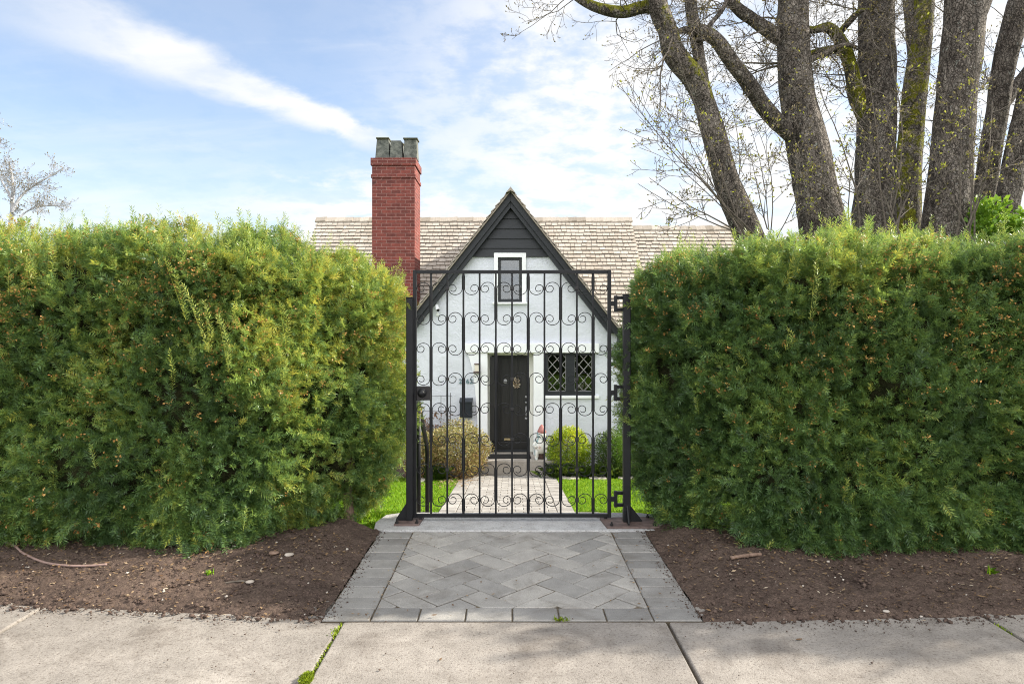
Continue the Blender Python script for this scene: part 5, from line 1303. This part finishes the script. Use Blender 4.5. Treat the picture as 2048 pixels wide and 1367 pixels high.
tree(8.6, [(1496, 470, 58), (1456, 370, 50), (1428, 270, 46), (1410, 205, 42)],
     [([(1420, 240, 38), (1392, 165, 44), (1352, 112, 44), (1335, 60, 36), (1316, 15, 38), (1306, -60, 34), (1290, -220, 24)], -.2, .42), ([(1318, 20, 26), (1290, 14, 26), (1250, 24, 24), (1210, 20, 22), (1170, 4, 18), (1120, -30, 10)], .2, .55),
      ([(1420, 245, 24), (1406, 160, 23), (1394, 90, 24), (1382, 10, 25), (1370, -120, 22), (1360, -320, 16)], .25, .05), ([(1400, 85, 12), (1420, 50, 10), (1450, 10, 8), (1470, -60, 6)], .3, .05)],
     'leaning maple trunk forking low, leftmost of the trunks behind the right hedge', 41, .65, .12)
tree(9.0, [(1648, 475, 88), (1636, 400, 84), (1620, 320, 82), (1600, 220, 70), (1588, 120, 62), (1586, 0, 58), (1582, -150, 44), (1575, -260, 24)],
     [([(1600, 280, 46), (1570, 258, 34), (1535, 222, 32), (1500, 172, 30), (1462, 122, 28), (1430, 78, 26), (1400, 62, 26), (1372, 60, 14), (1350, 66, 8)], -.5, .25), ([(1588, 95, 40), (1555, 74, 30), (1510, 42, 26), (1470, 12, 22), (1440, -30, 18), (1400, -90, 12)], .3, .22),
      ([(1596, 128, 14), (1640, 112, 11), (1690, 90, 9), (1730, 104, 6)], .3, .1)],
     'thick maple trunk with a long mossy limb curving to the left', 43, 1.0, .05)
tree(9.6, [(1750, 480, 80), (1748, 380, 74), (1752, 260, 72), (1754, 130, 71), (1752, 0, 65), (1765, -150, 46), (1775, -260, 24)],
     [([(1728, 235, 26), (1712, 188, 30), (1700, 130, 26), (1684, 88, 24), (1658, 56, 20), (1625, 60, 13), (1590, 48, 8)], -.4, .62), ([(1690, 98, 20), (1650, 102, 17), (1612, 112, 14), (1580, 122, 9)], -.35, .5), ([(1676, 70, 14), (1702, 40, 12), (1722, 22, 9), (1745, 20, 6)], -.3, .55)],
     'straight maple trunk with a short mossy branch stub on its left side', 45, .8, .05)
tree(10.2, [(1812, 480, 54), (1818, 330, 48), (1830, 180, 44), (1844, 60, 40), (1852, -60, 36), (1868, -220, 22)], [([(1834, 170, 28), (1826, 80, 26), (1818, 0, 24), (1800, -120, 28), (1790, -320, 16)], .2, .25)],
     'moss patched maple trunk squeezed between two thicker trunks', 47, .5, .52)
tree(8.8, [(1888, 480, 86), (1898, 360, 79), (1911, 220, 73), (1924, 90, 74), (1932, 0, 74), (1942, -130, 50), (1950, -220, 26)], [([(1942, 60, 26), (1968, 10, 26), (1985, -60, 22), (2010, -220, 14)], .3, .25)],
     'thickest rough barked maple trunk right of the mossy trunk', 49, .6, .03)
tree(9.8, [(1958, 480, 38), (1974, 360, 40), (1993, 230, 40), (2013, 110, 42), (2038, 10, 44), (2068, -120, 34), (2100, -230, 20)], [([(1990, 230, 26), (2020, 190, 26), (2050, 150, 22), (2100, 80, 14)], .2, .08)],
     'slimmer dark maple trunk leaning right near the frame edge', 51, .6, .04)
tree(9.3, [(2000, 490, 42), (2020, 380, 44), (2042, 270, 44), (2066, 150, 38), (2100, 0, 32), (2130, -160, 18)], [],
     'rightmost maple trunk leaning out of the picture', 53, .6, .04)

# budding shrubs standing between hedge and trunks
def bud_shrub(px, py, d, aims, label, seed, r=.011, kids=(7, 4, 2), green=.5, ln=1.0):
    c = P(px, py, d); b0 = Vector((c.x, d, lawn_z(d)-.05)); t = thing('budding_shrub', b0, label, 'shrub'); g = random.Random(seed); q = MB(); tips = []
    for (ax, ay, dd) in aims:
        e = P(ax, ay, d+dd); s_ = c+Vector((g.uniform(-.12, .12), g.uniform(-.1, .1), 0)); v = e-s_
        q.tube([b0+Vector((g.uniform(-.08, .08), g.uniform(-.08, .08), 0)), s_.lerp(b0, .4), s_], [r*1.5, r*1.25, r*1.1], 6, cap=False)
        grow(q, s_, v+Vector((0, 0, -.05)), v.length*ln, r*g.uniform(.8, 1.1), g, 3, list(kids), tips, .32, .10, 8, 5, .42, .75, .0026)
    q.build('stems', M['bark_small'], t)
    buds(tips, M['bud_green'], t, .030, g, 'green_buds', green, 1); buds(tips, M['bud_dry'], t, .036, g, 'catkins', .45, 1)
bud_shrub(1500, 470, 7.6, [(1225, 150, -.4), (1215, 195, .2), (1262, 378, .1), (1300, 350, -.2), (1330, 230, .3), (1290, 290, 0), (1370, 120, .2), (1440, 200, .1)], 'wide budding shrub fanning left over the roof end', 61, .0095)
bud_shrub(1540, 480, 7.4, [(1508, 240, .1), (1565, 215, 0), (1470, 300, .2), (1600, 330, -.1)], 'thin upright budding shrub between the two leftmost trunks', 63, .008)
bud_shrub(1700, 480, 7.2, [(1660, 180, 0), (1720, 90, .2), (1610, 280, .1), (1765, 210, -.1), (1690, 300, 0)], 'budding shrub in front of the straight trunk', 65, .010)
bud_shrub(1800, 480, 7.0, [(1770, 130, .1), (1840, 60, 0), (1880, 190, .1), (1740, 260, -.1), (1820, 260, .1)], 'budding shrub in front of the mossy trunk', 67, .010)
bud_shrub(1930, 480, 7.1, [(1900, 120, 0), (1960, 60, .1), (2020, 150, .1), (1870, 260, 0), (2040, 300, 0), (1980, 250, 0)], 'budding shrub in front of the thickest trunk and frame edge', 69, .010)
# overhanging twigs at the top from the leftmost limb
c = P(2062, 490, 8.2); shrub('laurel_shrub', c, (.34, .4, .40), 2600, .085, .5, M['leaf_bright'], 'bright green broad leaved shrub behind the hedge at the right edge', 'shrub', 71, lawn_z(8.2), shell=.6, lump=.35)
c = P(1972, 462, 8.5); shrub('laurel_shrub', c, (.24, .3, .40), 1800, .08, .5, M['leaf_bright'], 'small bright green shrub between the leaning trunks', 'shrub', 73, lawn_z(8.5), shell=.6, lump=.35)

# far bare trees on the left
def far_tree(px, d, boughs, label, seed):
    b0 = Vector((X(px, d), d, -1.6)); t = thing('bare_tree', b0, label, 'tree'); g = random.Random(seed); q = MB(); tips = []
    for pl, r in boughs:
        pts = [P(a, b_, d+k*.25) for k, (a, b_) in enumerate(pl)]; c, rr = catmull(pts, [r*(1-.65*k/(len(pl)-1)) for k in range(len(pl))], 5); q.tube(c, rr, 8)
        for k in range(int(5*len(pl))):
            i = g.randrange(3, len(c)-1); td = (c[i+1]-c[i]).normalized(); s_ = Vector((g.gauss(0, 1), g.gauss(0, 1), g.gauss(.3, .5)))
            grow(q, c[i], td*.7+s_.normalized()*.7, g.uniform(.4, .95), .009, g, 2, [7, 4], tips, .45, .1, 5, 3, .5, .8, .0045)
    q.build('trunk', M['far_twig'], t); buds(tips, M['bud_dry'], t, .07, g, 'catkins', .35, 1)
far_tree(10, 26, [([(18, 600), (20, 470), (24, 420), (26, 370), (20, 330)], .10), ([(24, 425), (40, 395), (62, 375), (95, 355), (125, 338)], .055), ([(36, 440), (50, 425), (80, 412), (125, 412)], .04), ([(24, 400), (5, 365), (-10, 340)], .045)], 'far bare tree with a spreading crown above the left hedge', 81)
far_tree(-260, 24, [([(-260, 700), (-250, 450), (-230, 300), (-210, 200), (-200, 120)], .2), ([(-230, 300), (-150, 262), (-70, 246), (-12, 238)], .07), ([(-235, 340), (-130, 300), (-60, 292), (-20, 288)], .05)], 'far bare tree whose twig ends enter at the left edge', 83)

# ------------------------------------------------------------------ small things on the soil
q = MB(); pts = []
for (px, py) in ((-60, 1075), (20, 1092), (45, 1106), (85, 1120), (130, 1126), (175, 1127), (214, 1125)):
    d = F*(EH-0.075)/(py-HY); pts.append(Vector((X(px, d), d, 0)))
c, r = catmull(pts, [.007]*len(pts), 6)
for p_ in c: p_.z = soil_h(p_.x, p_.y)+0.006
q.tube(c, .007, 10); tag(q.build('garden_hose', M['hose'], smooth=True), 'dusty pink hose end lying on the soil under the left hedge', 'hose')
def soil_pt(px, py, lift=0.0):
    d = 4.0
    for _ in range(12): d = F*(EH-max(0, soil_h(X(px, d), d)))/(py-HY)
    return Vector((X(px, d), d, soil_h(X(px, d), d)+lift))
def pebble(px, py, s, label, m, fl=.6):
    p_ = soil_pt(px, py, s*fl*.5); q = MB(); q.lathe([(.25*s, -.5*s*fl), (.85*s, -.3*s*fl), (s, 0), (.8*s, .32*s*fl), (.3*s, .5*s*fl)], p_, 14, (1, .75)); o = q.build('stone', m, smooth=True)
    v = np.array(q.v); k = 1+(fbm(v, 40, 2, px)-.5)*.5; pc = np.array(p_); v = pc+(v-pc)*k[:, None]; o.data.vertices.foreach_set('co', v.astype(np.float32).ravel()); tag(o, label, 'stone', 'stones on the soil')
pebble(578, 1111, .030, 'pale flat stone on the soil under the right end of the left hedge', M['stone'])
pebble(311, 1150, .020, 'small brown stone in the middle of the left soil bed', M['clod'])
pebble(500, 1165, .024, 'tan stone beside a dry twig in the left soil bed', M['stone'])
pebble(548, 1108, .034, 'brown stone half buried against the left hedge stems', M['stem'])
pebble(1773, 1231, .018, 'whitish stone at the sidewalk edge of the right soil bed', M['stone'])
def stick(pts, r, label, m):
    q = MB(); c, rr = catmull([soil_pt(a, b_, r) for a, b_ in pts], [r]*len(pts), 4); q.tube(c, rr, 7); tag(q.build('stick', m, smooth=True), label, 'stick', 'sticks on the soil')
stick([(1462, 1119), (1490, 1114), (1522, 1111)], .011, 'dark short stick on the right soil bed beneath the hedge', M['stem'])
stick([(450, 1167), (468, 1164), (487, 1163), (497, 1168)], .005, 'thin pale twig on the left soil bed', M['bark_small'])
def leaf(px, py, s, ang, label, tn):
    p_ = soil_pt(px, py, .012) if py < 1240 else Vector((X(px, F*EH/(py-HY)), F*EH/(py-HY), .006)); ca, sa = math.cos(ang), math.sin(ang); q = MB()
    loc = [(-1, 0, .1), (-.3, -.38, .02), (.5, -.3, .05), (1, 0, .25), (.5, .3, .16), (-.3, .38, .12)]
    q.add([(p_.x+s*(a*ca-b_*sa), p_.y+s*(a*sa+b_*ca), p_.z+s*c_*.7) for a, b_, c_ in loc], [(0, 1, 2, 3), (0, 3, 4, 5)], tn); tag(q.build('fallen_leaf', M['litter']), label, 'leaf', 'single fallen leaves')
leaf(1963, 1196, .022, -.8, 'curled tan fallen leaf in the right soil bed near the edge', .55)
leaf(1812, 1232, .018, .4, 'small brown fallen leaf at the edge of the right soil bed', .3)
leaf(1598, 1280, .018, .2, 'brown fallen leaf lying on the sidewalk right of the joint', .12)
leaf(868, 1236, .016, .1, 'crumpled brown leaf on the front paver row', .2)
leaf(881, 1320, .012, 1.2, 'tiny brown leaf on the middle sidewalk slab', .15)
for (px, py, lab) in ((1980, 1147, 'yellow green weed sprouting from the right soil bed'), (418, 1148, 'tiny green weed in the left soil bed')):
    p_ = soil_pt(px, py); pts = np.array([p_+Vector((rnd.gauss(0, .012), rnd.gauss(0, .008), 0)) for _ in range(16)]); tag(blades('weed', pts, .05 if px > 1000 else .03, .006, M['grass'], 1.4, kind=None), lab, 'weed')
p_ = Vector((X(1122, 3.37), 3.39, .004)); pts = np.array([p_+Vector((rnd.gauss(0, .02), rnd.gauss(0, .006), 0)) for _ in range(40)]); tag(blades('weed', pts, .022, .005, M['moss'], 1.4, kind=None), 'low yellow weed in the gap between front pavers and sidewalk', 'weed')
